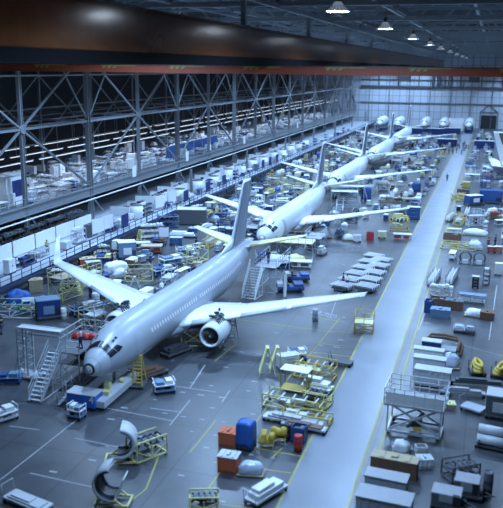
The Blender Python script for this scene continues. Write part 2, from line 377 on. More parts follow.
def patch(corners, off=.02, n=6, mb=None):     # corners (x,theta) in order round the patch
    mb = mb or MB(); v = []; f = []
    (a, b, c, d) = corners
    for i in range(n+1):
        for j in range(n+1):
            s, t = i/n, j/n
            x = (a[0]*(1-s)+b[0]*s)*(1-t)+(d[0]*(1-s)+c[0]*s)*t; h = (a[1]*(1-s)+b[1]*s)*(1-t)+(d[1]*(1-s)+c[1]*s)*t
            v.append(SP(x, h, off))
    for i in range(n):
        for j in range(n): f.append((i*(n+1)+j, (i+1)*(n+1)+j, (i+1)*(n+1)+j+1, i*(n+1)+j+1))
    return mb.add(v, f, True)
AF = [(1,0),(.85,.020),(.65,.05),(.4,.072),(.2,.066),(.08,.045),(.02,.022),(0,0),(.02,-.018),(.08,-.03),(.25,-.042),(.5,-.035),(.75,-.018)]
def foil(xle, y, z, c, tk=1.0, vertical=False):
    return [((xle+a*c), (y if not vertical else b*c*tk), (z+b*c*tk if not vertical else z)) for a, b in AF]
WING = [(0,12.2,9.4,2.5),(1.88,13.4,8.0,2.65),(5.8,15.6,5.1,3.15),(10,18.05,3.9,3.72),(14,20.4,2.65,4.24),(17.0,22.15,1.75,4.62)]
STAB = [(.3,33.9,4.1,5.32),(1.2,34.4,3.7,5.5),(4.5,36.2,2.4,6.1),(7.1,37.6,1.35,6.55)]
FINP = [(5.3,30.6,5.6),(6.4,31.4,5.15),(9,33.1,4.25),(12.2,35.2,3.0),(13.0,35.7,2.7)]
def airliner(label, x, y, head, hull='hull', winglet=False, windows=True, wings=True, engines=False, finm='fin', rz=None, rud=None, ringm='black'):
    t = thing('airliner', label, 'airplane', (x, y, 0), 90-math.degrees(head) if rz is None else rz, 'airliners on the assembly line')
    n = 32; rings = []
    for (sx, zc, ry, rz_) in FUS: rings.append([(sx, ry*math.cos(2*PI*k/n), zc+rz_*math.sin(2*PI*k/n)) for k in range(n)])
    MB().loft(rings).build('fuselage', hull, t)
    ring = MB()
    v = []
    for k in range(33):
        a = k*360/32
        v += [SP(.17, a, .02), SP(.30, a, .02)]
    ring.add(v, [(2*k,2*k+2,2*k+3,2*k+1) for k in range(32)], True); ring.build('radome_band', ringm, t)
    v = []
    for k in range(33): v += [SP(.02, k*360/32, .015), SP(.17, k*360/32, .015)]
    MB().add(v, [(2*k,2*k+2,2*k+3,2*k+1) for k in range(32)], True).build('radome_cap', 'white', t)
    v = []
    for sx in (.30,.5,.8,1.2,1.5): v += [SP(sx, k*360/32, .012) for k in range(33)]
    MB().add(v, [(i*33+k, i*33+k+1, i*33+k+34, i*33+k+33) for i in range(4) for k in range(32)], True).build('radome', 'radome' if hull == 'hull' else hull, t)
    for s in (0, 1):
        Q = (lambda th: th) if s == 0 else (lambda th: 180-th)
        for c in ([(1.55,48),(1.66,88.5),(2.34,88),(2.14,48)], [(1.62,22),(1.54,46),(2.16,46),(2.40,24)], [(2.46,22),(2.24,45),(2.70,44),(3.06,27)]):
            patch([(p[0], Q(p[1])) for p in c], .018).build('cockpit_window', 'glass_dark', t)
        for xa in (2.6, 2.95): patch([(xa,Q(56)),(xa,Q(63)),(xa+.24,Q(63)),(xa+.24,Q(56))], .02, 2).build('eyebrow_window', 'glass_dark', t)
        for xa, wd in ((5.0,.95),(33.0,.85)):
            d = patch([(xa,Q(-22)),(xa,Q(40)),(xa+wd,Q(40)),(xa+wd,Q(-22))], .014); d.build('cabin_door', 'panel', t)
        if windows:
            for k in range(44):
                xa = 7.4+k*.53
                if 17.2 < xa < 17.6: continue
                patch([(xa,Q(12)),(xa,Q(22.5)),(xa+.30,Q(22.5)),(xa+.30,Q(12))], .02, 2).build('cabin_window', 'white', t)
            for xa in (17.4, 18.6): patch([(xa-.1,Q(8)),(xa-.1,Q(38)),(xa+.42,Q(38)),(xa+.42,Q(8))], .012, 4).build('overwing_exit', 'panel', t)
    # belly fairing
    rings = []
    for sx, ry, rz_, zc in ((11.6,.3,.2,2.2),(12.6,1.5,.7,2.25),(14,2.15,1.0,2.35),(17,2.3,1.1,2.4),(20.5,2.2,1.0,2.4),(22.6,1.4,.65,2.35),(24.2,.3,.2,2.3)):
        rings.append([(sx, ry*math.cos(2*PI*k/20), zc+rz_*math.sin(2*PI*k/20)) for k in range(20)])
    MB().loft(rings).build('belly_fairing', hull, t)
    if wings:
        for s in (1, -1):
            w_ = MB().loft([foil(q[1], s*q[0], q[3], q[2], 1.25 if q[0] < 3 else 1.0) for q in WING]); wo = w_.build('wing', 'wing', t)
            mb = MB()
            for a, b in ((2.6,5.2),(6.6,10.4),(10.8,16.6)):     # slats
                def qq(yv):
                    for p, r_ in zip(WING, WING[1:]):
                        if p[0] <= yv <= r_[0]:
                            u = (yv-p[0])/(r_[0]-p[0]); return [p[i]+(r_[i]-p[i])*u for i in range(4)]
                A, B = qq(a), qq(b)
                def sl(q): return [(q[1]+u*q[2]-.03, s*q[0], q[3]+h*q[2]*1.06) for u, h in ((.1,.054),(.05,.038),(.02,.024),(0,0),(.02,-.02),(.09,-.032))]
                mb.loft([sl(A), sl(B)])
            mb.build('slat', 'lightgrey', wo)
            for a, b in ((2.2,5.6),(5.9,11.6),(11.9,16.0)):
                A, B = qq(a), qq(b); f0, f1 = (.74,.985) if a < 11 else (.78,.985)
                MB().add([(A[1]+f0*A[2], s*a, A[3]+.039*A[2]), (B[1]+f0*B[2], s*b, B[3]+.039*B[2]), (B[1]+f1*B[2], s*b, B[3]+.006*B[2]), (A[1]+f1*A[2], s*a, A[3]+.006*A[2])], [(0,1,2,3)]).build('flap' if a < 11 else 'aileron', 'lightgrey', wo)
            for yv in (4.6, 8.2, 11.4):
                A = qq(yv); MB().loft([[(A[1]+A[2]*.55+u*A[2]*.62, s*yv+rr*.2*math.cos(2*PI*k/8), A[3]-.16-.10*u+rr*.24*math.sin(2*PI*k/8)) for k in range(8)] for u, rr in ((0,.1),(.2,.8),(.5,1),(.8,.7),(1,.08))]).build('flap_fairing', 'hull_white', wo)
            if winglet and s == 1:
                a = WING[-1]; MB().loft([foil(a[1], s*17.0, a[3], a[2]), foil(22.4, s*17.25, 4.8, 1.55), foil(22.9, s*17.5, 5.4, 1.3), foil(23.9, s*17.7, 7.4, .62)]).build('winglet', 'wing', wo)
            if not engines:
                MB().loft([[(14.2,s*4.83-.1,2.9),(14.2,s*4.83+.1,2.9),(17.6,s*4.83+.1,2.75),(17.6,s*4.83-.1,2.75)], [(14.6,s*4.83-.12,3.15),(14.6,s*4.83+.12,3.15),(17.8,s*4.83+.12,3.05),(17.8,s*4.83-.12,3.05)]], smooth=False).build('engine_pylon', 'grey', t); continue
            # engine
            ex, ey, ez = 12.9, s*4.83, 2.15
            MB().lathe([(.80,.55),(.80,.15),(.86,.02),(.93,-.02),(1.0,.05),(1.08,.35),(1.13,1.1),(1.12,2.0),(1.0,2.9),(.84,3.5),(.80,3.5)], (ex,ey,ez), 'x', 28).build('engine_nacelle', 'hull_white', t)
            e = MB().cyl((ex+.5,ey,ez), .81, .1, 'x', 24).build('engine_fan', 'black', t)
            MB().lathe([(.02,0),(.12,.12),(.24,.4),(.27,.6)], (ex-.05,ey,ez), 'x', 14).build('spinner', 'darkgrey', e)
            mb = MB()
            for k in range(20):
                a = 2*PI*k/20; c, n_ = math.cos(a), math.sin(a); c2, n2 = math.cos(a+.22), math.sin(a+.22)
                mb.add([(ex+.42,ey+.26*c,ez+.26*n_),(ex+.36,ey+.79*c,ez+.79*n_),(ex+.49,ey+.79*c2,ez+.79*n2),(ex+.49,ey+.26*c2,ez+.26*n2)], [(0,1,2,3)])
            mb.build('fan_blade_ring', 'darksteel', e)
            MB().lathe([(.72,0),(.6,.6),(.42,1.1),(.25,1.5),(.02,1.9)], (ex+3.3,ey,ez), 'x', 18).build('exhaust_cone', 'darksteel', t)
            MB().loft([[(ex+1.0,ey-.1,ez+1.0),(ex+1.0,ey+.1,ez+1.0),(ex+5.2,ey+.1,ez+.6),(ex+5.2,ey-.1,ez+.6)], [(ex+2.0,ey-.12,ez+1.3),(ex+2.0,ey+.12,ez+1.3),(ex+5.4,ey+.12,ez+1.1),(ex+5.4,ey-.12,ez+1.1)]], smooth=False).build('engine_pylon', 'grey', t)
            mb = MB(); R = random.Random(5+s)
            for k in range(16): mb.box(ex+1.0+R.uniform(0,2.2), ey+R.uniform(-.5,.5), ez+1.02+R.uniform(0,.5), R.uniform(.15,.5), R.uniform(.1,.3), R.uniform(.08,.3), R.uniform(0,3))
            for k in range(6): mb.pipe([(ex+1+k*.35,ey-.6,ez+.9),(ex+1.1+k*.35,ey-.2,ez+1.4),(ex+1.2+k*.35,ey+.4,ez+1.3)], .05, 5)
            mb.build('engine_accessories', 'darksteel', t)
    for s in (1, -1):
        so = MB().loft([foil(q[1], s*q[0], q[3], q[2], .8) for q in STAB]).build('tailplane', 'wing', t)
        mb = MB(); A, B = STAB[1], STAB[-1]
        def sl2(q): return [(q[1]+u*q[2]-.03, s*q[0], q[3]+h*q[2]) for u, h in ((.13,.052),(.05,.036),(0,0),(.05,-.024),(.13,-.03))]
        mb.loft([sl2(A), sl2(B)]); mb.build('leading_edge', 'primer', so)
        MB().add([(A[1]+.72*A[2], s*A[0], A[3]+.034*A[2]+.015),(B[1]+.72*B[2], s*B[0], B[3]+.034*B[2]+.015),(B[1]+B[2], s*B[0], B[3]+.012),(A[1]+A[2], s*A[0], A[3]+.012)], [(0,1,2,3)]).build('elevator', 'lightgrey', so)
    fo = MB().loft([foil(q[1], 0, q[0], q[2], .75, True) for q in FINP]).build('fin', 'hull_white', t)
    for s in (1, -1):
        def fp(z, u, h):
            for p, r_ in zip(FINP, FINP[1:]):
                if p[0] <= z <= r_[0]:
                    k = (z-p[0])/(r_[0]-p[0]); xl, c = p[1]+(r_[1]-p[1])*k, p[2]+(r_[2]-p[2])*k; return (xl+u*c, s*(h*c*.75+.03), z)
        zs = (6.1, 8, 10, 12, 12.75); vs = []; us = ((.10,.05),(.2,.066),(.4,.072),(.65,.05))
        for z in zs: vs += [fp(z, u, h) for u, h in us]
        MB().add(vs, [(i*4+k, i*4+k+1, i*4+k+5, i*4+k+4) for i in range(4) for k in range(3)], True).build('fin_panel', finm, fo)
        vs = []
        for z in zs: vs += [fp(z, .67, .048), fp(z, .97, .006)]
        MB().add(vs, [(2*i,2*i+1,2*i+3,2*i+2) for i in range(4)], True).build('rudder', rud or finm, fo)
    MB().loft([[(27.5+k*1.2,-.02-.05*k,fus(27.5+k*1.2)[0]+fus(27.5+k*1.2)[2]-.1),(27.5+k*1.2,.02+.05*k,fus(27.5+k*1.2)[0]+fus(27.5+k*1.2)[2]-.1),(27.5+k*1.2,.01+.03*k,fus(27.5+k*1.2)[0]+fus(27.5+k*1.2)[2]+.02+.28*k),(27.5+k*1.2,-.01-.03*k,fus(27.5+k*1.2)[0]+fus(27.5+k*1.2)[2]+.02+.28*k)] for k in range(5)]).build('dorsal_fin', 'hull_white', t)
    # landing gear
    MB().bar((4.1,0,.4),(4.2,0,2.3),.2).bar((4.1,-.22,.36),(4.1,.22,.36),.12).bar((4.2,0,1.2),(5.2,0,2.2),.1).build('nose_gear', 'lightgrey', t)
    for s in (1, -1): MB().lathe([(.12,-.1),(.3,-.11),(.35,-.06),(.35,.06),(.3,.11),(.12,.1)], (4.1,s*.24,.355), 'y', 14).build('wheel', 'rubber', t)
    for s in (1, -1):
        MB().bar((19.4,s*2.86,.56),(19.2,s*2.7,2.9),.28).bar((19.4,s*2.86-.45,.56),(19.4,s*2.86+.45,.56),.16).bar((19.3,s*2.8,1.4),(19.2,s*1.3,2.2),.13).build('main_gear', 'lightgrey', t)
        for q in (-.43, .43): MB().lathe([(.2,-.16),(.48,-.17),(.56,-.09),(.56,.09),(.48,.17),(.2,.16)], (19.4,s*2.86+q,.565), 'y', 16).build('wheel', 'rubber', t)
    return t
a1 = airliner('nearest grey airliner, nose lower left, the only one with an upturned winglet', -27.85, 49.12, .030, 'hull', True, engines=True)
p = patch([(5.2,180+28),(5.2,180+38),(7.6,180+38),(7.6,180+28)], .03); p.build('placard', 'white', a1)['label'] = 'white rectangular protection sheet below the forward door'
MB().lathe([(.02,.3),(.16,.26),(.22,.1),(.22,-.1)], (15.2,.9,5.75), 'z', 10).build('antenna_cover', 'white', a1)
MB().box(10,.1,5.83,.5,.04,.28).build('blade_antenna', 'white', a1)
airliner('second airliner from the camera, white, directly behind the nearest airliner\'s tail', -28.44, 98.3, .018, 'hull_white', ringm='grey')
airliner('third airliner from the camera in the line of airliners', -28.9, 148.0, .030, 'hull_white', ringm='grey')
airliner('fourth airliner from the camera, small, towards the back wall', -28.6, 197.5, .025, 'hull_white', ringm='grey', windows=False)
airliner('fifth airliner from the camera, last winged one before the row of fuselages', -28.2, 247, .02, 'hull_white', ringm='grey', windows=False)
# tail of an airliner parked across, right of the lane
airliner('airliner at the right frame edge, only its tall swept tail fin showing', 39.2, 172, 0, 'hull_white', windows=False, rz=180, finm='olive', rud='white')
# wingless fuselages by the back wall
def barrel(x, y, label):
    t = thing('fuselage_section', label, 'fuselage', (x, y, 0), 90, 'wingless fuselages by the back wall')
    n = 24
    MB().loft([[(sx, ry*math.cos(2*PI*k/n), zc+rz_*math.sin(2*PI*k/n)) for k in range(n)] for sx, zc, ry, rz_ in FUS[:14]]).build('shell', 'hull_white', t)
    for s in (0, 1):
        Q = (lambda th: th) if s == 0 else (lambda th: 180-th)
        patch([(1.85,Q(28)),(1.8,Q(86)),(2.5,Q(86)),(2.9,Q(28))], .03, 4).build('cockpit_window', 'glass_dark', t)
    for xx in (4, 10, 16): MB().box(xx,0,0,.8,3.0,.4).bar((xx,-1.4,.4),(xx,-1.4,2.7),.3).bar((xx,1.4,.4),(xx,1.4,2.7),.3).bar((xx,-1.4,2.0),(xx,1.4,2.0),.3).build('cradle', 'blue', t)
for i, (px, Y) in enumerate(((379,326),(397,326),(424,328),(443,328),(469,330))):
    d = ray(px, 120); q = EYE+d*(Y/d.y)
    barrel(q.x, Y, ['white','pale','white','pale','white'][i]+' wingless fuselage nose by the back wall, %s from the left of five' % ORD[i])

# ------------------------------------------------------------------ builders of shop-floor things (t = the thing's Empty, local metres)
def wheels(t, L, W, r=.1):
    for sx in (-1, 1):
        for sy in (-1, 1):
            MB().cyl((sx*(L/2-r), sy*(W/2-r*.6)-.03, r), r, .06, 'y', 10).bar((sx*(L/2-r),sy*(W/2-r*.6),r),(sx*(L/2-r),sy*(W/2-r*.6),2*r+.02),.05).build('wheel', 'rubber', t)
def tool_cart(t, c='blue', top='lightgrey', L=1.2, W=.7, H=1.0):
    wheels(t, L, W); MB().box(0,0,.2,L,W,H-.24).build('body', c, t, .02)
    MB().box(0,0,H-.04,L+.06,W+.06,.06).build('top', top, t)
    for k in range(3): d = MB().box(0,-W/2-.012,.26+k*(H-.36)/3,L-.12,.03,(H-.36)/3-.05).build('drawer', c, t); MB().bar((-L*.25,-W/2-.05,.26+(k+.6)*(H-.36)/3),(L*.25,-W/2-.05,.26+(k+.6)*(H-.36)/3),.03).build('drawer_handle', 'steel', d)
    MB().pipe([(L/2+.02,-W/2+.08,H-.1),(L/2+.2,-W/2+.08,H+.02),(L/2+.2,W/2-.08,H+.02),(L/2+.02,W/2-.08,H-.1)],.025,6).build('push_handle', 'steel', t)
def supply_cart(t, c='white', c2='blue', L=1.7, W=.9, H=1.15):           # open cart: two decks, corner posts, bottles and bins on it
    wheels(t, L, W, .12); MB().box(0,0,.24,L,W,.1).build('deck', c2, t); MB().box(0,0,H*.62,L,W,.05).build('shelf', c, t)
    mb = MB()
    for sx in (-1,1):
        for sy in (-1,1): mb.bar((sx*(L/2-.03),sy*(W/2-.03),.3),(sx*(L/2-.03),sy*(W/2-.03),H),.05)
    mb.bar((-L/2,-W/2+.03,H*.62),(L/2,-W/2+.03,H*.62),.04).bar((-L/2,W/2-.03,H*.62),(L/2,W/2-.03,H*.62),.04).bar((-L/2,-W/2+.03,H),(-L/2,W/2-.03,H),.05).bar((L/2,-W/2+.03,H),(L/2,W/2-.03,H),.05); mb.build('frame', c, t)
    R = random.Random(int(L*1000+H*77)); mb = MB()
    for k in range(4): mb.box(-L*.36+k*L*.24, R.uniform(-.15,.15), .34, L*.18, W*.5, R.uniform(.2,.36))
    mb.build('lower_bins', c2, t)
    MB().box(-L*.2,0,H*.62+.05,L*.4,W*.75,.26).build('tote', c2, t); MB().box(L*.24,0,H*.62+.05,L*.32,W*.7,.34).build('tote', c, t)
def flatbed(t, c='grey', load=None, L=2.4, W=1.2, H=.4, lh=.5):
    wheels(t, L, W, .13); MB().box(0,0,.27,L,W,.13).build('deck', c, t)
    MB().pipe([(-L/2,-W/2+.1,.4),(-L/2-.12,-W/2+.1,1.1),(-L/2-.12,W/2-.1,1.1),(-L/2,W/2-.1,.4)],.03,6).build('push_handle', c, t)
    if load: MB().box(0,0,.4,L*.82,W*.8,lh*.55).box(-L*.1,0,.4+lh*.55,L*.5,W*.6,lh*.45).build('load_cradle', load, t, .03)
def work_stand(t, c='steel', deck='lightgrey', L=2.6, W=1.4, H=2.0, rail=True, ladder=True):
    mb = MB(); 
    for sx in (-1,1):
        for sy in (-1,1): MB().bar((sx*(L/2-.04),sy*(W/2-.04),0),(sx*(L/2-.04),sy*(W/2-.04),H),.08).build('leg', c, t)
    mb = MB()
    for sy in (-1,1):
        mb.bar((-L/2,sy*(W/2-.04),.25),(L/2,sy*(W/2-.04),.25),.06).bar((-L/2+.05,sy*(W/2-.04),.3),(L/2-.05,sy*(W/2-.04),H-.1),.05).bar((-L/2+.05,sy*(W/2-.04),H-.1),(L/2-.05,sy*(W/2-.04),.3),.05)
    for sx in (-1,1): mb.bar((sx*(L/2-.04),-W/2,.25),(sx*(L/2-.04),W/2,.25),.06).bar((sx*(L/2-.04),-W/2,.3),(sx*(L/2-.04),W/2,H-.1),.05)
    mb.build('bracing', c, t); MB().box(0,0,H,L,W,.08).build('deck', deck, t)
    if rail:
        mb = MB()
        for sy in (-1,1):
            for z in (.55,1.05): mb.bar((-L/2,sy*W/2,H+z),(L/2,sy*W/2,H+z),.05)
            for k in range(int(L/.9)+1): x = -L/2+k*L/int(L/.9) if int(L/.9) else 0; mb.bar((x,sy*W/2,H),(x,sy*W/2,H+1.05),.05)
        for z in (.55,1.05): mb.bar((-L/2,-W/2,H+z),(-L/2,W/2,H+z),.05)
        mb.build('guard_rail', c, t)
    if ladder:
        mb = MB(); n = int(H/.28)
        for sy in (-.28,.28): mb.bar((L/2+.75,sy,0),(L/2,sy,H),.06)
        for k in range(1,n): f = k/n; mb.box(L/2+.75*(1-f),0,H*f,.2,.56,.04)
        mb.build('ladder', c, t)
def step_ladder(t, c='yellow', base='darkgrey', H=2.6, W=.9):
    if base: MB().box(0,0,.12,1.9,1.2,.1).build('base_plate', base, t); wheels(t,1.9,1.2,.07)
    mb = MB(); z0 = .2
    for s in (-1,1): mb.bar((-.7,s*W/2,z0),(-.05,s*W*.3,H),.08)
    for k in range(1,9): f = k/9; mb.box(-.7+.65*f,0,z0+(H-z0)*f,.14,W*(1-.4*f),.05)
    mb.build('ladder_side', c, t); mb = MB()
    for s in (-1,1): mb.bar((.7,s*W/2,z0),(.05,s*W*.3,H),.07)
    for k in (2,5): f = k/9; mb.bar((.7-.65*f,-W*.5*(1-.4*f),z0+(H-z0)*f),(.7-.65*f,W*.5*(1-.4*f),z0+(H-z0)*f),.05)
    mb.build('rear_leg', c, t); MB().box(0,0,H-.02,.3,W*.7,.07).build('top_step', c, t)
def bin_box(t, c='orange', lid='tan', L=1.3, W=1.1, H=1.0):
    mb = MB()
    for s in (-1,0,1): mb.box(0,s*(W/2-.1),0,L,.14,.16)
    mb.build('skid', c, t); mb = MB(); th = .06; mb.box(0,0,.16,L,W,.08)
    for s in (-1,1): mb.box(s*(L/2-th/2),0,.24,th,W,H-.24).box(0,s*(W/2-th/2),.24,L-2*th,th,H-.24)
    for k in range(3): 
        for s in (-1,1): mb.box(-L*.3+k*L*.3,s*(W/2+.02),.2,.1,.05,H-.25)
    mb.build('bin_wall', c, t, .01)
    MB().box(0,0,H*.62,L-.14,W-.14,.03).box(-L*.2,0,H*.64,L*.3,W*.4,H*.2).box(L*.2,.05,H*.64,L*.25,W*.5,H*.28).build('contents', 'darkgrey' if c != 'darkgrey' else 'grey', t)
    if lid: MB().box(0,0,H,L+.06,W+.06,.07).box(-L*.28,0,H+.07,L*.12,W*.9,.05).box(L*.28,0,H+.07,L*.12,W*.9,.05).box(0,0,H+.07,L*.14,W*.5,.12).build('lid', lid, t)
def covered(t, c='tarp_white', L=1.6, W=1.1, H=1.1, seed=0):
    mb = MB()
    for s in (-1,0,1): mb.box(0,s*W*.38,0,L,.12,.1)
    mb.box(0,0,.1,L,W,.05); mb.build('pallet', 'tan', t); MB().blob((0,0,.15),L*.92,W*.92,H,18,seed,.16).build('cover', c, t)
def tall_cover(t, c='tarp_blue', L=1.5, W=1.3, H=2.1):
    wheels(t,L,W,.1); MB().box(0,0,.2,L,W,.1).build('deck','darkgrey',t)
    rings = []
    for z, q in ((.25,1.04),(.6,1.0),(1.4,.98),(H-.15,.97),(H,.86),(H+.06,.5)):
        rings.append([(sx*L/2*q, sy*W/2*q, z+.03*((i*7) % 3)) for i,(sx,sy) in enumerate(((-1,-1),(-.4,-1.03),(.3,-.98),(1,-1),(1.03,-.2),(.98,.4),(1,1),(.2,1.03),(-.5,.98),(-1,1),(-1.03,.3),(-.98,-.4)))])
    MB().loft(rings).build('cover', c, t)
def shelf_rack(t, c='steel', fill='white', L=2.4, W=.8, H=1.9, n=3, seed=0):
    mb = MB()
    for sx in (-1,1):
        for sy in (-1,1): mb.bar((sx*L/2,sy*W/2,0),(sx*L/2,sy*W/2,H),.06)
    mb.bar((-L/2,-W/2,H),(L/2,-W/2,H),.05).bar((-L/2,W/2,H),(L/2,W/2,H),.05).bar((-L/2,-W/2,H),(-L/2,W/2,H),.05).bar((L/2,-W/2,H),(L/2,W/2,H),.05)
    mb.build('upright_frame', c, t); R = random.Random(seed)
    for k in range(n):
        z = .2+k*(H-.3)/max(1,n-1)*.98; sh = MB().box(0,0,z,L,W,.05).build('shelf', c, t); mb = MB(); x = -L/2+.1
        while x < L/2-.3:
            wd = R.uniform(.22,.5); mb.box(x+wd/2,R.uniform(-.1,.1),z+.05,wd*.9,W*.7,R.uniform(.15,.38)); x += wd+R.uniform(0,.15)
        mb.build('part_bins', fill, sh)
def drum(t, c='blue', r=.3, H=.9):
    MB().lathe([(r*.9,0),(r,.02),(r,H*.32),(r*1.05,H*.34),(r,H*.36),(r,H*.64),(r*1.05,H*.66),(r,H*.68),(r,H-.02),(r*.96,H),(r*.92,H-.02),(.01,H-.02)], n=16).build('barrel', c, t)
    MB().cyl((r*.5,0,H-.02),.05,.04,n=8).build('bung','steel',t)
def bench(t, c='lightgrey', top='white', L=2.4, W=1.0, H=.95, stuff='blue'):
    for sx in (-1,1):
        for sy in (-1,1): MB().bar((sx*(L/2-.06),sy*(W/2-.06),0),(sx*(L/2-.06),sy*(W/2-.06),H),.08).build('leg', c, t)
    MB().box(0,0,H,L,W,.07).build('table_top', top, t); MB().box(0,0,.3,L-.12,W-.12,.04).build('lower_shelf', c, t)
    if stuff: MB().box(-L*.25,0,.34,L*.35,W*.6,.4).box(L*.22,.05,.34,L*.3,W*.55,.3).build('shelf_bins', stuff, t)
def cabinet(t, c='white', L=1.2, W=.6, H=1.9):
    MB().box(0,0,0,L,W,.08).build('plinth','darkgrey',t); MB().box(0,0,.08,L,W,H-.08).build('body', c, t, .02)
    for s in (-1,1):
        d = MB().box(s*L/4,-W/2-.015,.14,L/2-.04,.03,H-.2).build('door', c, t); MB().box(s*.08,-W/2-.05,H*.5,.03,.04,.18).build('handle','darksteel',d)
def board(t, c='navy', frame='steel', L=1.6, H=1.4, z0=.9):
    z = z0
    MB().bar((-L/2,0,0),(-L/2,0,z+H),.06).bar((L/2,0,0),(L/2,0,z+H),.06).build('post', frame, t); MB().box(0,0,z,L,.05,H).build('panel', c, t)
    MB().bar((-L/2,-.3,.03),(-L/2,.3,.03),.06).bar((L/2,-.3,.03),(L/2,.3,.03),.06).build('foot', frame, t)
def jig(t, c='yellow', fill='offwhite', L=3.2, W=1.6, H=1.6, seed=0):       # tubular holding frame with aircraft parts in it
    mb = MB()
    for sx in (-1,0,1):
        for sy in (-1,1): mb.bar((sx*L/2,sy*W/2,.12),(sx*L/2,sy*W/2,H if sx else H*.7),.08)
    for sy in (-1,1):
        mb.bar((-L/2,sy*W/2,.16),(L/2,sy*W/2,.16),.1).bar((-L/2,sy*W/2,H),(L/2,sy*W/2,H),.08).bar((-L/2,sy*W/2,H*.6),(0,sy*W/2,.2),.06).bar((L/2,sy*W/2,H*.6),(0,sy*W/2,.2),.06)
    for sx in (-1,0,1): mb.bar((sx*L/2,-W/2,.16),(sx*L/2,W/2,.16),.1).bar((sx*L/2,-W/2,H*.66),(sx*L/2,W/2,H*.66),.07)
    mb.build('frame', c, t); wheels(t, L, W, .1); R = random.Random(seed); mb = MB()
    for k in range(5):
        x = -L*.4+k*L*.2; mb.pipe([(x,-W*.42,H*.75),(x+.1,-W*.2,H*.9),(x+.1,W*.2,H*.92),(x,W*.42,H*.75)], .07, 6)
    for k in range(3): mb.box(R.uniform(-L*.3,L*.3),R.uniform(-.2,.2),H*.3+k*.2,R.uniform(.6,1.3),R.uniform(.3,.8),.12)
    mb.build('held_part', fill, t)
def coil_cart(t, c='yellow'):                                                # thick hose folded over a dolly
    MB().box(0,0,.22,1.3,1.7,.12).build('deck','darkgrey',t); wheels(t,1.3,1.7,.11)
    MB().bar((-.6,-.8,.3),(-.6,-.8,1.0),.07).bar((-.6,.8,.3),(-.6,.8,1.0),.07).bar((-.6,-.8,1.0),(-.6,.8,1.0),.06).build('frame','darkgrey',t)
    mb = MB()
    for k in range(3):
        a = .58-.1*k; pts = []
        for i in range(22):
            q = 2*PI*i/22; pts.append((a*.62*math.cos(q)+.06*k-.05, (1.15-.1*k)*math.sin(q), .50+.22*k+.05*math.sin(3*q+k)))
        mb.pipe(pts, .16, 8, True)
    mb.build('hose_coil', c, t)
def cowl(t, c='lightgrey', frame='primer', R_=1.1, L=1.5, panel=False):
    if panel: MB().bar((0,.25,.5),(0,.75,1.9),1.1,.06).build('inner_panel','white',t)                    # half nacelle cowl standing on a dolly
    a0, a1 = math.radians(95), math.radians(285)
    mb = MB(); mb.lathe([(R_*.86,-L/2),(R_*.95,-L/2-.04),(R_,-L/2+.15),(R_*1.02,0),(R_*.98,L/2),(R_*.86,L/2),(R_*.80,0),(R_*.76,-L/2),(R_*.86,-L/2)], (0,0,R_+.45), 'x', 22, (a0,a1)); mb.build('cowl_shell', c, t)
    MB().lathe([(R_*.75,-L/2+.02),(R_*.76,0),(R_*.80,L/2-.02)], (0,0,R_+.45), 'x', 20, (a0,a1)).build('inner_liner','black',t)
    mb = MB()
    for k in (-1,1): mb.lathe([(R_*.66,k*L*.32-.05),(R_*.75,k*L*.32-.05),(R_*.75,k*L*.32+.05),(R_*.66,k*L*.32+.05)], (0,0,R_+.45), 'x', 18, (a0,a1))
    mb.build('inner_frame','steel',t)
    mb = MB()
    for k in (-1,1): mb.bar((k*L*.4,-1.0,.2),(k*L*.4,1.0,.2),.12).bar((k*L*.4,-.9,.2),(k*L*.4,-.75,1.0),.09).bar((k*L*.4,.7,.2),(k*L*.4,.2,.6),.09)
    mb.bar((-L*.45,-1.0,.2),(L*.45,-1.0,.2),.12).bar((-L*.45,1.0,.2),(L*.45,1.0,.2),.12); mb.build('dolly', frame, t); wheels(t,L,2.0,.1)
def tug(t, c='blue', L=2.8, W=1.5):
    MB().box(0,0,.3,L,W,.45).box(L*.3,0,.75,L*.36,W*.9,.3).build('body', c, t, .06); MB().box(-L*.12,0,.75,.5,W*.7,.16).box(-L*.22,0,.9,.12,W*.7,.5).build('seat','black',t)
    MB().pipe([(L*.1,.05,.9),(L*.06,.05,1.3)],.03,6).lathe([(.17,0),(.2,.02),(.17,.04)],(L*.05,.05,1.3),'z',12).build('steering_wheel','black',t)
    MB().box(-L*.38,0,.75,L*.22,W*.8,.35).build('battery_box','lightgrey',t,.03)
    for sx in (-1,1):
        for sy in (-1,1): MB().lathe([(.1,-.1),(.27,-.11),(.3,-.06),(.3,.06),(.27,.11),(.1,.1)],(sx*L*.32,sy*(W/2-.06),.3),'y',12).build('wheel','rubber',t)
def machine(t, c='blue', c2='white', L=2.6, W=1.5, H=1.7):                   # enclosed ground power / test set
    wheels(t,L,W,.16); MB().box(0,0,.3,L,W,.12).build('chassis','darkgrey',t); MB().box(-L*.06,0,.42,L*.86,W*.94,H-.5).build('housing', c, t, .05)
    MB().box(-L*.06,0,H-.08,L*.88,W*.96,.1).build('roof_panel', c2, t, .03); MB().box(-L*.06,-W*.48,.7,L*.4,.03,H*.4).build('control_panel', c2, t)
    mb = MB()
    for k in range(6): mb.box(L*.24,-W*.48,.6+k*.13,L*.2,.03,.05)
    mb.build('louvre','black',t); MB().pipe([(L/2,-.3,.4),(L/2+.7,0,.35),(L/2,.3,.4)],.04,6).build('tow_bar','darkgrey',t)
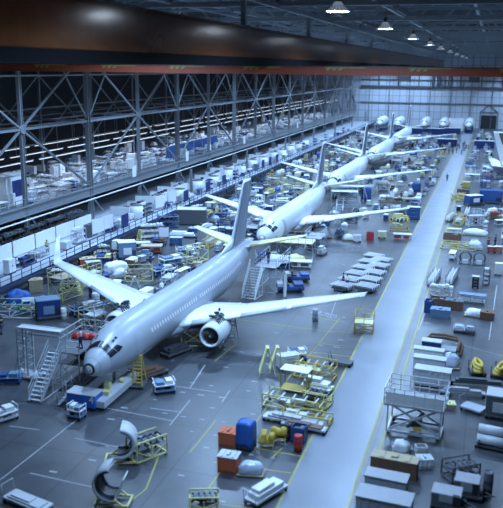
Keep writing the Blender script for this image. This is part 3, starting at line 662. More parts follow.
def container(t, c='grey', L=5, W=2.4, H=2.4):
    MB().box(0,0,.15,L,W,H-.15).build('shell', c, t, .04); MB().box(0,0,H,L+.1,W+.1,.08).build('roof_panel','grey' if c == 'grey' else 'lightgrey',t)
    mb = MB()
    for k in range(int(L/.5)):
        for s in (-1,1): mb.box(-L/2+.25+k*.5,s*(W/2+.02),.25,.16,.05,H-.4)
    mb.box(0,W/2+.005,.3,L*.98,.03,.06).box(0,-W/2-.005,.3,L*.98,.03,.06); mb.build('wall_corrugation', c, t)
    for sx in (-1,1): MB().box(sx*L*.4,0,0,.4,W,.15).build('skid','darkgrey',t)
def cubicle(t, c='white', L=4.2, W=3.0, H=2.1, seed=0):
    MB().box(0,-W/2,.05,L,.08,H).build('panel', c, t); MB().box(-L/2,0,.05,.08,W,H).build('panel', c, t); MB().box(L/2,0,.05,.08,W,H*.9).build('panel', c, t)
    MB().box(0,-W/2+.5,.72,L-.2,.8,.05).build('desk_top','offwhite',t)
    MB().bar((-L/2+.1,-W/2+.9,0),(-L/2+.1,-W/2+.9,.72),.06).bar((L/2-.1,-W/2+.9,0),(L/2-.1,-W/2+.9,.72),.06).build('desk_leg','darkgrey',t)
    R = random.Random(seed)
    MB().box(R.uniform(-1,1),-W/2+.35,.95,.6,.06,.4).bar((0,-W/2+.35,.77),(0,-W/2+.35,1.0),.06).build('monitor','black',t)
    for k in range(5): MB().box(-L*.4+k*L*.2+R.uniform(-.2,.2),-W/2+.25,H+.05,R.uniform(.4,.9),.5,R.uniform(.12,.4)).build('overhead_bin',R.choice(['darkgrey','black','grey']),t)
    for k in range(4): MB().box(-L*.36+k*L*.24,-W/2+.5,.77,R.uniform(.3,.7),.5,R.uniform(.1,.5)).build('desk_tray',R.choice(['darkgrey','black','offwhite','blue']),t)
    MB().box(R.uniform(-1,1),.3,0,L*.3,.8,1.1).build('low_cabinet',R.choice(['offwhite','darkgrey']),t)
def rack_u(t, c='darkgrey', fill='white'):                                  # low rail with upright white bottles in two rows
    L, W = 5.2, .9; MB().box(0,0,.2,L,W,.1).build('deck', c, t); wheels(t,L,W,.1); mb = MB(); m2 = MB()
    for k in range(8):
        for s in (-.24,.24):
            x = -L/2+.3+k*.65+s*.5; m2.lathe([(.15,0),(.17,.05),(.17,.62),(.08,.75),(.06,.85),(.01,.85)],(x,s,.3),'z',8)
    m2.build('bottle_row', fill, t)
    for k in range(5): mb.bar((-L/2+k*L/4,-W/2,.3),(-L/2+k*L/4,-W/2,1.25),.05).bar((-L/2+k*L/4,W/2,.3),(-L/2+k*L/4,W/2,1.25),.05)
    mb.bar((-L/2,-W/2,1.25),(L/2,-W/2,1.25),.05).bar((-L/2,W/2,1.25),(L/2,W/2,1.25),.05); mb.build('frame', 'darksteel', t)
def rib_rack(t, c='white'):                                              # dolly carrying a fan of bent ribs
    L, W = 2.2, 2.6; MB().box(0,0,.2,L,W*.5,.1).build('deck','darkgrey',t); wheels(t,L,W*.5,.1); MB().box(0,0,.3,L*.96,W*.8,.25,0,.9).build('gap_shade','black',t)  # black block added under the ribs, painting the shade in their gaps
    for k in range(5):
        x = -L/2+.1+k*.44; MB().pipe([(x,-W*.48,.35),(x-.02,-W*.46,.8),(x+.34,0,.7),(x-.02,W*.46,.8),(x,W*.48,.35)],.055,6).build('rib', c, t)
    MB().bar((-L/2,0,.6),(L/2,0,.6),.08).bar((-L/2,0,.3),(-L/2,0,.62),.08).bar((L/2,0,.3),(L/2,0,.62),.08).build('spine','darksteel',t)
def arch_stand(t, c='darkgrey'):
    MB().lathe([(.62,-.16),(.85,-.16),(.85,.16),(.62,.16)],(0,0,1.0),'y',18,(math.radians(-40),math.radians(220))).build('ring', c, t)
    MB().bar((-.75,-.5,.08),(-.75,.5,.08),.12).bar((.75,-.5,.08),(.75,.5,.08),.12).bar((-.75,0,.1),(-.62,0,.6),.12).bar((.75,0,.1),(.62,0,.6),.12).bar((-.75,0,.08),(.75,0,.08),.1).build('foot', c, t)
    MB().box(0,0,.1,.7,.4,.5).build('clamp','lightgrey',t)
def stairs(t, H=3.0, run=3.3, W=1.1, c='galv'):
    n = 12
    for s in (-1,1):
        MB().bar((0,s*W/2,.1),(run,s*W/2,H),.07,.22).build('stringer', c, t)
        mb = MB(); mb.bar((.1,s*W/2,1.1),(run,s*W/2,H+1.0),.06); mb.bar((.1,s*W/2,.65),(run,s*W/2,H+.55),.045)
        for k in range(5): f = k/4; mb.bar((.1+f*(run-.1),s*W/2,.15+f*(H-.15)),(.1+f*(run-.1),s*W/2,1.1+f*(H-.1)),.05)
        mb.build('handrail', c, t)
    for k in range(n): f = (k+.6)/n; MB().box(run*f,0,H*f,.26,W,.05).build('step', 'lightgrey', t)
    MB().bar((run-.1,-W/2,0),(run-.1,-W/2,H),.08).bar((run-.1,W/2,0),(run-.1,W/2,H),.08).bar((run*.55,-W/2,.1),(run*.55,-W/2,H*.53),.06).bar((run*.55,W/2,.1),(run*.55,W/2,H*.53),.06).bar((.3,-W/2,.1),(run,-W/2,.1),.07).bar((.3,W/2,.1),(run,W/2,.1),.07).build('support', c, t)
def person(t, shirt='navy', trousers='denim', hair='black', arm=.3, walk=.12):
    J = {'p':(0,0,.95),'b':(0,0,1.15),'c':(0,0,1.36),'n':(0,0,1.50),'h':(0,.015,1.60),'ht':(0,.01,1.74)}; E_ = [('p','b'),('b','c'),('c','n'),('n','h'),('h','ht')]
    Rr = {'p':.13,'b':.125,'c':.14,'n':.058,'h':.085,'ht':.075}
    for s, k in ((-1,'l'),(1,'r')):
        J.update({k+'s':(s*.19,0,1.41),k+'e':(s*.25,.02,1.13),k+'w':(s*.25,.04+arm*.5,.90+arm*.5),k+'q':(s*.25,.06+arm*.6,.85+arm*.55),
                  k+'i':(s*.09,0,.9),k+'k':(s*.10,s*walk*.6+.03,.5),k+'a':(s*.10,s*walk,.09),k+'t':(s*.11,s*walk+.17,.045)})
        Rr.update({k+'s':.065,k+'e':.045,k+'w':.032,k+'q':.036,k+'i':.095,k+'k':.062,k+'a':.045,k+'t':.04})
        E_ += [('c',k+'s'),(k+'s',k+'e'),(k+'e',k+'w'),(k+'w',k+'q'),('p',k+'i'),(k+'i',k+'k'),(k+'k',k+'a'),(k+'a',k+'t')]
        for f in range(5):
            dx = (-.035+f*.0175) if f < 4 else s*-.05; ln = (.075,.09,.085,.07,.05)[f]
            J[k+'f%d' % f] = (s*.25+dx, .07+arm*.6+ln*arm+.02*(f == 4), .84+arm*.55-ln); Rr[k+'f%d' % f] = .0095; E_.append((k+'q', k+'f%d' % f))
    def skin(name, keys, m, g, parent):
        keys = list(keys); me = bpy.data.meshes.new(name); ed = [(keys.index(a), keys.index(b)) for a, b in E_ if a in keys and b in keys]
        me.from_pydata([J[k] for k in keys], ed, []); me.materials.append(M[m]); o = bpy.data.objects.new(name, me); C.objects.link(o); o.parent = parent
        o.modifiers.new('skin','SKIN'); sv = me.skin_vertices[0].data
        for i, k in enumerate(keys): sv[i].radius = (Rr[k]*g+(.012 if g > 1 else 0),)*2; sv[i].use_root = (i == 0)
        o.modifiers.new('smooth','SUBSURF').levels = 1; return o
    skin('body', J.keys(), 'skin', 1.0, t)
    skin('shirt', ['p','b','c','ls','rs','le','re'], shirt, 1.12, t); skin('trousers', ['p','li','ri','lk','rk','la','ra'], trousers, 1.12, t)
    MB().lathe([(.098,1.60),(.105,1.66),(.10,1.72),(.07,1.78),(.01,1.80)],(0,-.015,0),'z',12).build('hair', hair, t)
    for s in (-1,1): MB().box(s*.105,s*walk+.08,0,.10,.27,.09).build('shoe','black',t)

def rolls(t, c='lightgrey'):
    MB().box(0,0,.15,2.6,1.5,.12).build('deck','darkgrey',t); wheels(t,2.6,1.5,.08)
    for y, z in ((-.42,.62),(.42,.62),(0,1.2)): MB().cyl((-1.2,y,z),.34,2.4,'x',16).build('roll',c,t)
    for x in (-1,1): MB().bar((x,-.8,.27),(x,-.8,.7),.08).bar((x,.8,.27),(x,.8,.7),.08).bar((x,-.8,.27),(x,.8,.27),.08).build('cradle','darksteel',t)
def bundle_stand(t, c='yellow', seed=0):
    MB().box(0,0,.3,1.0,.8,.06).build('shelf','primer',t)
    for sx in (-1,1):
        for sy in (-1,1): MB().bar((sx*.45,sy*.35,0),(sx*.45,sy*.35,.9),.06).build('leg','primer',t)
    R = random.Random(seed)
    for k in range(6):
        MB().blob((R.uniform(-.35,.35),R.uniform(-.25,.25),.36+.3*(k//3)),R.uniform(.45,.6),R.uniform(.4,.55),R.uniform(.45,.6),10,seed+k,.16).build('yellow_cover',c,t)

# ------------------------------------------------------------------ placing things
OCC = []
def put(fn, name, label, cat, px, py, rz=0, group=None, z=0, r=None, **kw):
    p = at(px, py, z); t = thing(name, label, cat, p, rz, group); fn(t, **kw)
    OCC.append((p.x, p.y, r or max(kw.get('L', 1.4), kw.get('W', 1))*.55)); return t
def put_xy(fn, name, label, cat, x, y, z, rz=0, group=None, **kw):
    t = thing(name, label, cat, (x, y, z), rz, group); fn(t, **kw); return t

# nose dock of the nearest airliner
d = thing('nose_dock', 'grey railed work dock against the nearest airliner\'s nose', 'work platform', (-31.65, 54.9, 0))
work_stand(d, 'galv', 'darkgrey', 2.7, 5.4, 3.0, False, False)
mb = MB()
for z in (3.55, 4.1):
    mb.bar((-1.35,-1.2,z),(-1.35,2.7,z),.06).bar((-1.35,2.7,z),(1.35,2.7,z),.06).bar((1.35,1.0,z),(1.35,2.7,z),.06).bar((.15,-2.7,z),(1.35,-2.7,z),.06)
for x, y in ((-1.35,-1.2),(-1.35,.1),(-1.35,1.4),(-1.35,2.7),(0,2.7),(1.35,2.7),(1.35,1.0),(.15,-2.7),(1.35,-2.7)): mb.bar((x,y,3.05),(x,y,4.1),.06)
mb.build('guard_rail', 'galv', d); MB().box(0,.5,1.5,2.6,4,.06).build('lower_shelf', 'grey', d)
mb = MB()
for k in range(5): mb.box(-.8+k*.4, .8-k*.3, 1.56, .34, .5, .25+.1*(k % 3))
mb.build('stored_box', 'darkgrey', d)
put_xy(stairs, 'access_stairs', 'grey metal stairs climbing to the nose dock', 'stairs', -32.5, 48.9, 0, 90, H=3.05, run=3.3)
R = random.Random(2)
for i in range(3): 
    o = MB().blob((0,0,0), .8, .7, .55, 10, i, .12).build('red_bundle', 'red'); o.location = (-32.4+.75*i, 55.6+.1*i, 3.08); tag(o, 'dark red cloth bundle on the nose dock, %s from the left' % ORD[i], 'bundle', 'red bundles on the nose dock')
g = thing('gantry_frame', 'grey lattice gantry reaching from its floor tower to the nose dock', 'gantry', (-36.2, 53.6, 0))
mb = MB()
for x, y in ((-.45,-.45),(.45,-.45),(.45,.45),(-.45,.45)): mb.bar((x,y,.2),(x,y,4.3),.13)
for k in range(6):
    z = .3+k*.68
    for (a, b), (c, e) in (((-.45,-.45),(.45,-.45)),((.45,-.45),(.45,.45)),((.45,.45),(-.45,.45)),((-.45,.45),(-.45,-.45))): mb.bar((a,b,z),(c,e,z),.06)
mb.build('tower', 'galv', g); mb = MB()
for y in (-.4,.4):
    mb.bar((-.5,y,4.35),(3.6,y,4.35),.12).bar((-.5,y,3.9),(3.6,y,3.9),.09)
    pass
mb.box(1.5,0,4.32,4.0,.8,.05)
for k in range(9): mb.bar((-.4+k*.5,-.4,4.35),(-.4+k*.5,.4,4.35),.06)
mb.build('beam', 'galv', g); MB().box(.2,-.1,.05,2.6,1.6,.15).bar((-.9,.4,.2),(-.45,.4,2.0),.09).bar((-.9,-.4,.2),(-.45,-.4,2.0),.09).build('base', 'galv', g)
wheels(g, 2.2, 1.6, .1)
q = thing('nose_service_platform', 'low blue skirted service platform marked 4 under the nearest airliner\'s nose', 'work platform', (-28.4, 49.6, 0))
MB().box(0,-.1,.25,2.4,1.3,1.0).build('blue_skirt', 'brightblue', q, .02); MB().box(0,-.1,1.25,2.5,1.4,.07).build('deck', 'lightgrey', q)
MB().box(1.35,2.6,.25,1.1,6.2,.55).build('side_deck', 'lightgrey', q, .03); MB().box(1.35,2.6,.1,.9,6.0,.15).build('side_chassis', 'darkgrey', q)
mb = MB()
for k in range(4): mb.box(-1.35-.24*(3-k), -.2, .05+.3*k, .26, .9, .05)
mb.build('steps', 'grey', q); MB().pipe([(-2.1,-.65,.1),(-2.1,-.65,1.2),(-1.3,-.65,2.2),(-1.25,-.65,1.4)],.035,6).pipe([(-2.1,.25,.1),(-2.1,.25,1.2),(-1.3,.25,2.2),(-1.25,.25,1.4)],.035,6).build('handrail', 'galv', q)
wheels(q, 2.4, 1.5, .12)
fc = bpy.data.curves.new('number_4', 'FONT'); fc.body = '4'; fc.size = .85; fc.extrude = .006; fc.align_x = 'CENTER'; fc.materials.append(M['white'])
ft = bpy.data.objects.new('tmp', fc); C.objects.link(ft); bpy.context.view_layer.update()
me = bpy.data.meshes.new_from_object(ft.evaluated_get(bpy.context.evaluated_depsgraph_get())); bpy.data.objects.remove(ft)
fo = bpy.data.objects.new('number_marking', me); C.objects.link(fo); fo.parent = q; fo.location = (.93,-.765,.66); fo.rotation_euler = (PI/2,0,0)
MB().box(.9,2.0,.8,.5,.4,.5).cyl((1.4,3.4,.8),.2,.35).box(1.3,.9,.8,.7,.5,.3).build('test_unit', 'paleyellow', q)

# tail dock and stairs on the lane side of the nearest airliner's tail
d = put_xy(work_stand, 'tail_dock', 'railed grey tail dock beneath the nearest airliner\'s lane-side tailplane', 'work platform', -23.6, 86.6, 0, 90, c='galv', L=6.5, W=2.6, H=3.2, ladder=False)
put(stairs, 'access_stairs', 'steep white stairs with railings leading up to the tail dock', 'stairs', 248, 300, 84, H=3.2, run=2.4, W=1.6, c='white')
put_xy(board, 'sign_board', 'narrow white upright board beside the tail dock stairs', 'sign', -20.9, 82.2, 0, 60, c='white', L=.5, H=2.6, z0=.3)

# nose dock of the second airliner
put(work_stand, 'work_stand', 'grey open-frame stand right of the second airliner\'s nose', 'work platform', 296, 258, 4, c='steel', deck='paleyellow', L=5.0, W=3.0, H=2.4, ladder=False)
put(covered, 'covered_pallet', 'pale yellow crate in front of the second airliner\'s nose stand', 'crate', 296, 264, 5, c='paleyellow', L=2.6, W=1.4, H=1.2)
for px, py, rz, l in ((344,207,10,'grey stand below the second airliner\'s tail, lane side'),(351,201,10,'grey stand behind the second airliner\'s lane-side wing root')): put(work_stand, 'work_stand', l, 'work platform', px, py, rz, c='galv', L=5, W=2.4, H=3.0)
put(stairs, 'access_stairs', 'grey stairs at the second airliner\'s lane-side wing', 'stairs', 338, 224, 95, H=3, run=2.6)

# ladders and stands round the nearest airliner
L_ = [
 (step_ladder,'step_ladder','yellow A-frame ladder on a base plate beside the forward fuselage','ladder',139,385,100,dict()),
 (flatbed,'dolly','long dark dolly under the forward fuselage, lower of two','dolly',149,377,62,dict(c='darkgrey',load='brown',L=3.2,W=1.3,lh=.5)),
 (flatbed,'dolly','long dark dolly beneath the fuselage ahead of the wing','dolly',176,354,66,dict(c='darkgrey',load='darksteel',L=3.0,W=1.3,lh=.5)),
 (work_stand,'work_stand','yellow-edged step stand inboard of the near engine','work platform',194,346,20,dict(c='paleyellow',deck='steel',L=2.4,W=1.4,H=1.9,rail=False,ladder=True)),
 (step_ladder,'step_ladder','grey ladder stand on the outboard side of the near engine','ladder',232,343,95,dict(c='galv',base=None,H=2.8)),
 (supply_cart,'supply_cart','white-framed cart with blue bottles alone on the open floor','cart',164,392,35,dict(c='white',c2='skyblue',L=1.7,W=1.1)),
 (supply_cart,'supply_cart','small white and blue cart parked against the platform marked 4','cart',77,418,175,dict(c='white',c2='skyblue',L=1.15,W=.9,H=1.15)),
 (supply_cart,'supply_cart','low blue cart at the left edge, upper one','cart',8,383,20,dict(c='skyblue',c2='blue',L=2.2,W=1.0,H=.9)),
 (supply_cart,'supply_cart','pale cart cut by the left edge below the blue cart','cart',2,421,60,dict(c='white',c2='lightgrey',L=2.2,W=1.1,H=1.1)),
 (flatbed,'flat_panel_dolly','white flat panel on a low dolly at the bottom left','dolly',28,506,-14,dict(c='lightgrey',load='lightgrey',L=3.2,W=1.1,lh=.2)),
 (cowl,'cowling_half','white half engine cowl on a dolly, upper of two','engine cowl',121,461,110,dict()),
 (cowl,'cowling_half','white half engine cowl on yellow dolly, bottom edge of photo','engine cowl',114,503,-80,dict(panel=True)),
 (jig,'engine_stand','dark engine parts in a yellow stand right of upper cowl','engine stand',147,456,58,dict(c='paleyellow',fill='darksteel',L=2.4,W=1.3,H=1.5,seed=4)),
 (machine,'ground_unit','blue machine with white panels left of the nose dock','machine',50,318,40,dict(c='navy',c2='skyblue',L=2.8,W=1.8,H=2.2)),
 (drum,'drum','single white cylindrical drum right of the blue machine','drum',64,319,0,dict(c='offwhite',r=.42,H=1.2)),
 (supply_cart,'supply_cart','blue-loaded cart right of the white drum','cart',81,315,60,dict(c='lightgrey',c2='blue',L=2.2,W=1.2)),
 (work_stand,'work_stand','tan and yellow scaffold under the upturned wing tip','work platform',66,298,75,dict(c='primer',deck='tan',L=3.2,W=2.2,H=2.6)),
 (jig,'parts_cage','pale framed parts cage near the left edge','cage',13,316,15,dict(c='lightgrey',fill='green',L=4.6,W=2.0,H=1.6,seed=2)),
 (bench,'work_bench','small pale bench right of the parts cage','bench',33,311,35,dict(c='offwhite',top='lightgrey',L=2.2,W=1.4,H=1.3,stuff='tan')),
 (jig,'yellow_stand','yellow framed stand right of the nose dock rails','stand',97,322,70,dict(c='primer',fill='steel',L=3.4,W=1.6,H=1.8,seed=8)),
 (covered,'covered_pallet','blue tarpaulin heap beneath the deck railing at left','covered load',18,304,38,dict(c='tarp_blue',L=3.0,W=2.0,H=1.5)),
 (bin_box,'crate','tan crate beside the blue tarpaulin heap','crate',36,291,38,dict(c='tan',lid='tan',L=1.6,W=1.2,H=1.4)),
 (covered,'covered_pallet','pale sheet-covered low load left of the wing tip scaffold','covered load',43,303,35,dict(c='tarp_white',L=2.8,W=2.0,H=.6,seed=3)),
 (flatbed,'dolly','pale blue flat dolly with plates below the near wing','dolly',92,309,60,dict(c='skyblue',load='lightgrey',L=3,W=1.4)),
 (work_stand,'work_stand','grey stand hugging the far engine of the nearest airliner','work platform',99,330,75,dict(c='galv',L=2.6,W=1.4,H=1.8,ladder=False)),
 # bay between the near wing and the deck
 (machine,'ground_unit','white and blue cabinet machine behind the near wing','machine',128,258,35,dict(c='skyblue',c2='white',L=2.8,W=2.0,H=2.4)),
 (bench,'work_bench','brown topped table right of the white and blue machine','bench',152,253,20,dict(c='brown',top='tan',L=3.0,W=1.8,H=1.1,stuff='red')),
 (supply_cart,'supply_cart','yellow and blue cart near the railing behind the near wing','cart',105,263,20,dict(c='paleyellow',c2='blue',L=2.6,W=1.4,H=1.4)),
 (covered,'covered_pallet','white sheeted load just behind the near wing','covered load',116,272,50,dict(c='tarp_white',L=3.4,W=1.6,H=1.3,seed=5)),
 (covered,'covered_pallet','second white sheeted load nearer the fuselage','covered load',120,277,45,dict(c='plastic_bag',L=2.2,W=1.4,H=1.0,seed=6)),
 (jig,'yellow_stand','yellow railed stand carrying a brown round panel','stand',139,280,25,dict(c='primer',fill='brown',L=3.4,W=2.2,H=1.7,seed=9)),
 (supply_cart,'supply_cart','blue and white cart alongside the fuselage, lower of two','cart',163,275,55,dict(c='lightgrey',c2='blue',L=3.0,W=1.4,H=1.3)),
 (supply_cart,'supply_cart','blue and white cart alongside the fuselage, upper of two','cart',171,265,55,dict(c='white',c2='skyblue',L=3.0,W=1.4,H=1.5)),
 (board,'sign_board','white square board standing in the railing side bay','sign',164,242,10,dict(c='white',L=1.5,H=1.4,z0=.8)),
 (tool_cart,'tool_cart','blue tool cart right of the white square board','cart',176,245,15,dict(c='blue',L=1.8,W=1.0,H=1.2)),
 (supply_cart,'supply_cart','pale cart with bins close to the grey cabin container','cart',185,254,25,dict(c='white',c2='skyblue',L=2.6,W=1.3)),
 (jig,'yellow_stand','yellow work frame left of the nearest airliner\'s tail','stand',193,262,65,dict(c='primer',fill='lightgrey',L=4.0,W=1.8,H=2.2,seed=12)),
 (container,'cabin_container','dark grey cabin container with pale roof beside the deck railing','container',192,224,16,dict(c='darkgrey',L=4.8,W=2.6,H=2.6)),
 (flatbed,'dolly','grey dolly with white tubes near the cabin container','dolly',182,237,10,dict(c='grey',load='white',L=4.4,W=1.5)),
 (shelf_rack,'shelf_rack','white-filled rack standing before the deck railing','rack',152,238,35,dict(fill='white',L=3.6,W=1.0,H=2.0)),
 (shelf_rack,'shelf_rack','rack of blue bins before the deck railing','rack',168,228,35,dict(fill='blue',L=3.4,W=1.0,H=2.0,seed=4)),
 (bench,'work_bench','white bench with blue bins left of the cabin container','bench',174,221,35,dict(top='white',stuff='blue',L=3.4,W=1.2)),
 (bench,'work_bench','white bench close behind the deck railing corner','bench',140,249,35,dict(top='offwhite',stuff='navy',L=3,W=1.2)),
 (tool_cart,'tool_cart','dark grey tool chest behind the near wing','cart',93,271,45,dict(c='darkgrey',L=1.8,W=1.0,H=1.3)),
 (shelf_rack,'shelf_rack','rack with white bins behind the upturned wing tip','rack',98,258,38,dict(fill='white',L=3.2,W=1.0,H=1.7,seed=9)),
 (bin_box,'crate','orange-brown crate behind the upturned wing tip','crate',87,267,40,dict(c='orange',lid='tan',L=2,W=1.4,H=1.2)),
 # lane side, behind the near wing
 (tug,'tug','low blue tug on the open floor right of the tail dock','vehicle',290,291,20,dict(L=3.2,W=1.8)),
 (tug,'tug','second blue tug just behind the first, right of the tail dock','vehicle',297,281,20,dict(L=3.0,W=1.7)),
 (supply_cart,'supply_cart','blue and grey cart in front of the second airliner\'s nose stand','cart',279,268,30,dict(c='lightgrey',c2='blue',L=3.2,W=1.5,H=1.3)),
 (supply_cart,'supply_cart','blue-loaded cart against the tail dock','cart',267,262,20,dict(c='steel',c2='blue',L=3.2,W=1.6,H=1.6)),
 (bench,'work_bench','grey bench carrying white parts below the second airliner\'s nose','bench',299,268,10,dict(top='white',stuff='darkgrey',L=3.4,W=1.3)),
 (drum,'mannequin_rack','stacked white and grey round pots standing alone mid floor','rack',315,321,0,dict(c='grey',r=.55,H=1.3)),
 (covered,'covered_pallet','dark dolly holding a white round object beneath the second airliner\'s wing','covered load',322,237,15,dict(c='tarp_white',L=3.0,W=2.2,H=1.6,seed=11)),
 (tool_cart,'tool_cart','black tool box left of the white round load','cart',311,247,15,dict(c='black',L=1.4,W=1.2,H=1.6)),
 (covered,'covered_pallet','white sheeted load on the floor beyond the rib racks','covered load',348,240,20,dict(c='tarp_white',L=1.8,W=1.2,H=.8,seed=15)),
 (tool_cart,'tool_cart','white cart right of the sheeted load beyond the rib racks','cart',357,242,20,dict(c='white',L=1.1,W=.8,H=1.1)),
 (bin_box,'crate','dark red crate among the carts beyond the rib racks','crate',370,240,10,dict(c='red',lid=None,L=1.1,W=1.0,H=1.2)),
 (tool_cart,'tool_cart','yellow and white cart right of the dark red crate','cart',382,238,10,dict(c='paleyellow',top='white',L=1.2,W=.9,H=1.1)),
 (work_stand,'yellow_lift','yellow framed lift truck at the left edge of the lane','lift',364,331,5,dict(c='yellow',deck='paleyellow',L=1.9,W=1.7,H=1.0,ladder=False)),
 (jig,'yellow_stand','yellow cage under the second airliner\'s lane-side wing tip','cage',399,230,8,dict(c='yellow',fill='primer',L=3.0,W=2.2,H=2.2,seed=3)),
 (tool_cart,'tool_cart','blue cabinet next to the second airliner\'s lane-side wing tip','cabinet',413,219,8,dict(c='blue',L=2.2,W=1.6,H=2.2)),
 (bench,'work_bench','white sided bench right of the yellow cage','bench',402,240,8,dict(top='white',c='steel',stuff='red',L=2.8,W=1.2)),
 (shelf_rack,'shelf_rack','dark rack bordering the lane beyond the second wing tip','rack',391,207,8,dict(c='darksteel',fill='tan',L=4.0,W=1.4,H=1.8,seed=21)),
 (bench,'work_bench','brown bench bordering the lane beyond the second wing tip','bench',404,203,8,dict(c='brown',top='tan',stuff='navy',L=4.4,W=1.4)),
 (tall_cover,'covered_crate','blue covered crate standing before the lane beyond second wing','crate',416,192,8,dict(c='blue',L=1.8,W=1.4,H=2.0)),
 (tall_cover,'covered_crate','tall blue covered crate behind the second airliner\'s wing root','crate',366,200,8,dict(c='blue',L=1.9,W=1.6,H=2.6)),
 # yellow zone by the lane
 (step_ladder,'step_ladder','dark and yellow ladder stand at the upper left of the jig zone','ladder',267,376,20,dict(c='primer',base=None,H=2.6,W=1.2)),
 (step_ladder,'step_ladder','second yellow ladder stand right beside the first in the jig zone','ladder',277,372,20,dict(c='primer',base=None,H=2.3,W=1.1)),
 (tool_cart,'tool_cart','white machine tool in the top of the jig zone','machine',288,368,40,dict(c='offwhite',L=1.9,W=1.0,H=1.3)),
 (supply_cart,'supply_cart','blue and white cart between the ladder stand and yellow jigs','cart',297,360,30,dict(c='white',c2='blue',L=1.6,W=1.0)),
 (jig,'holding_jig','yellow jig with pale panel, topmost in the jig zone','jig',315,377,-6,dict(c='yellow',fill='paleyellow',L=3.4,W=1.6,H=1.5,seed=1)),
 (bench,'work_bench','tall yellow legged table with white top in the jig zone','bench',296,391,-6,dict(c='yellow',top='white',L=2.4,W=1.3,H=1.9,stuff=None)),
 (flatbed,'dolly','white-loaded dolly right of the tall yellow table','dolly',317,390,-10,dict(c='white',load='offwhite',L=2.6,W=1.1,lh=.7)),
 (jig,'holding_jig','yellow jig of cream ribs, second row of the jig zone','jig',293,408,-6,dict(c='primer',fill='offwhite',L=4.6,W=1.5,H=1.1,seed=13)),
 (jig,'holding_jig','yellow jig with dark ring, right side of the jig zone','jig',318,405,-8,dict(c='primer',fill='darksteel',L=1.9,W=1.5,H=1.3,seed=14)),
 (jig,'holding_jig','flat yellow frame, third row of the jig zone','jig',306,421,-6,dict(c='yellow',fill='lightgrey',L=3.8,W=1.2,H=.7,seed=16)),
 (flatbed,'dolly','grey dolly with long rails, fourth row of the jig zone','dolly',293,424,-6,dict(c='lightgrey',load='steel',L=4.6,W=1.0,lh=.3)),
 (flatbed,'dolly','dolly with brown rails below the flat yellow frame','dolly',304,430,-6,dict(c='steel',load='brown',L=3.4,W=.8,lh=.2)),
 (bundle_stand,'covered_bundle','lumpy yellow bundle on a stand, left one of the pair','bundle',267,446,10,dict(seed=31)),
 (bundle_stand,'covered_bundle','lumpy yellow bundle behind, right one of the pair','bundle',279,441,10,dict(seed=44)),
 (drum,'drum','black drum between the yellow bundles and the blue box','drum',288,439,0,dict(c='black',r=.45,H=1.2)),
 (bin_box,'bin','small blue box right of the black drum','crate',299,441,-4,dict(c='blue',lid=None,L=1.0,W=.9,H=1.2)),
 (drum,'drum','upright dark red drum at the lane corner of the jig zone','drum',298,451,0,dict(c='red',r=.32,H=1.2)),
 (bin_box,'bin','orange bin with holed lid left of the blue covered crate','crate',229,444,0,dict(c='orange',lid='orange',L=1.25,W=1.05,H=1.0)),
 (bin_box,'bin','orange bin with grey lid below the blue covered crate','crate',229,470,0,dict(c='orange',lid='lightgrey',L=1.3,W=1.0,H=1.1)),
 (tall_cover,'covered_crate','tall bright blue covered crate between two orange bins','crate',246,448,-6,dict(L=1.15,W=1.05,H=2.0)),
 (covered,'mesh_load','grey plastic wrapped load right of the lower orange bin','covered load',251,474,10,dict(c='plastic_bag',L=1.7,W=1.0,H=.8,seed=41)),
 (flatbed,'long_box','long white box on the floor, lowest item of the jig zone','box',266,497,66,dict(c='lightgrey',load='white',L=3.0,W=1.1,lh=.6)),
 (jig,'yellow_stand','small yellow stand at the bottom edge of the photo','stand',204,507,20,dict(c='primer',fill='darkgrey',L=1.7,W=1.0,H=.9,seed=19)),
 (flatbed,'dolly','flat dark skid inside the yellow box by the lane','dolly',341,365,-5,dict(c='darkgrey',load=None,L=2.0,W=1.0)),
 # right of the lane, front to back
 (container,'grey_box','grey box container cut by the bottom edge, right of lane','container',384,512,-4,dict(c='grey',L=3.2,W=1.5,H=1.1)),
 (container,'grey_box','grey box container just above the bottom edge one, right of lane','container',386,490,-4,dict(c='grey',L=2.6,W=1.1,H=1.0)),
 (bin_box,'crate','long brown crate with yellow top stripe right of the lane','crate',394,474,-4,dict(c='brown',lid='tan',L=3.0,W=1.0,H=1.2)),
 (covered,'covered_pallet','white wrapped load below the grey scissor platform','covered load',401,452,0,dict(c='tarp_white',L=1.2,W=1.0,H=.8,seed=51)),
 (bin_box,'bin','small white box right of the long brown crate','crate',424,466,20,dict(c='white',lid='lightgrey',L=1.0,W=.8,H=.6)),
 (bin_box,'bin','pale parts box below the right foot of scissor platform','crate',421,452,20,dict(c='offwhite',lid=None,L=.8,W=.6,H=.5)),
 (machine,'ground_unit','grey topped machine, left of the bottom right pair','machine',448,508,-4,dict(c='darkgrey',c2='grey',L=2.0,W=1.3,H=1.2)),
 (machine,'ground_unit','grey machine with round dial, right of the bottom pair','machine',468,497,-4,dict(c='darkgrey',c2='grey',L=1.7,W=1.3,H=1.3)),
 (jig,'pipe_trolley','dark bent pipe trolley above the bottom right machines','trolley',460,478,35,dict(c='darksteel',fill='darkgrey',L=2.0,W=1.3,H=1.2,seed=22)),
 (drum,'post','slim dark post right of the bottom right machines','post',487,495,0,dict(c='darkgrey',r=.16,H=1.6)),
 (rolls,'roll_cradle','silver rolls on a dark cradle at the right edge','dolly',495,447,-8,dict()),
 (machine,'ground_unit','pale cabinet machine at the right edge above the roll cradle','machine',500,417,-4,dict(c='darkgrey',c2='lightgrey',L=2.2,W=1.8,H=2.0)),
 (flatbed,'panel_dolly','flat blue-grey panel on a dolly right of the scissor platform','dolly',473,411,-25,dict(c='panel',load=None,L=1.7,W=1.2)),
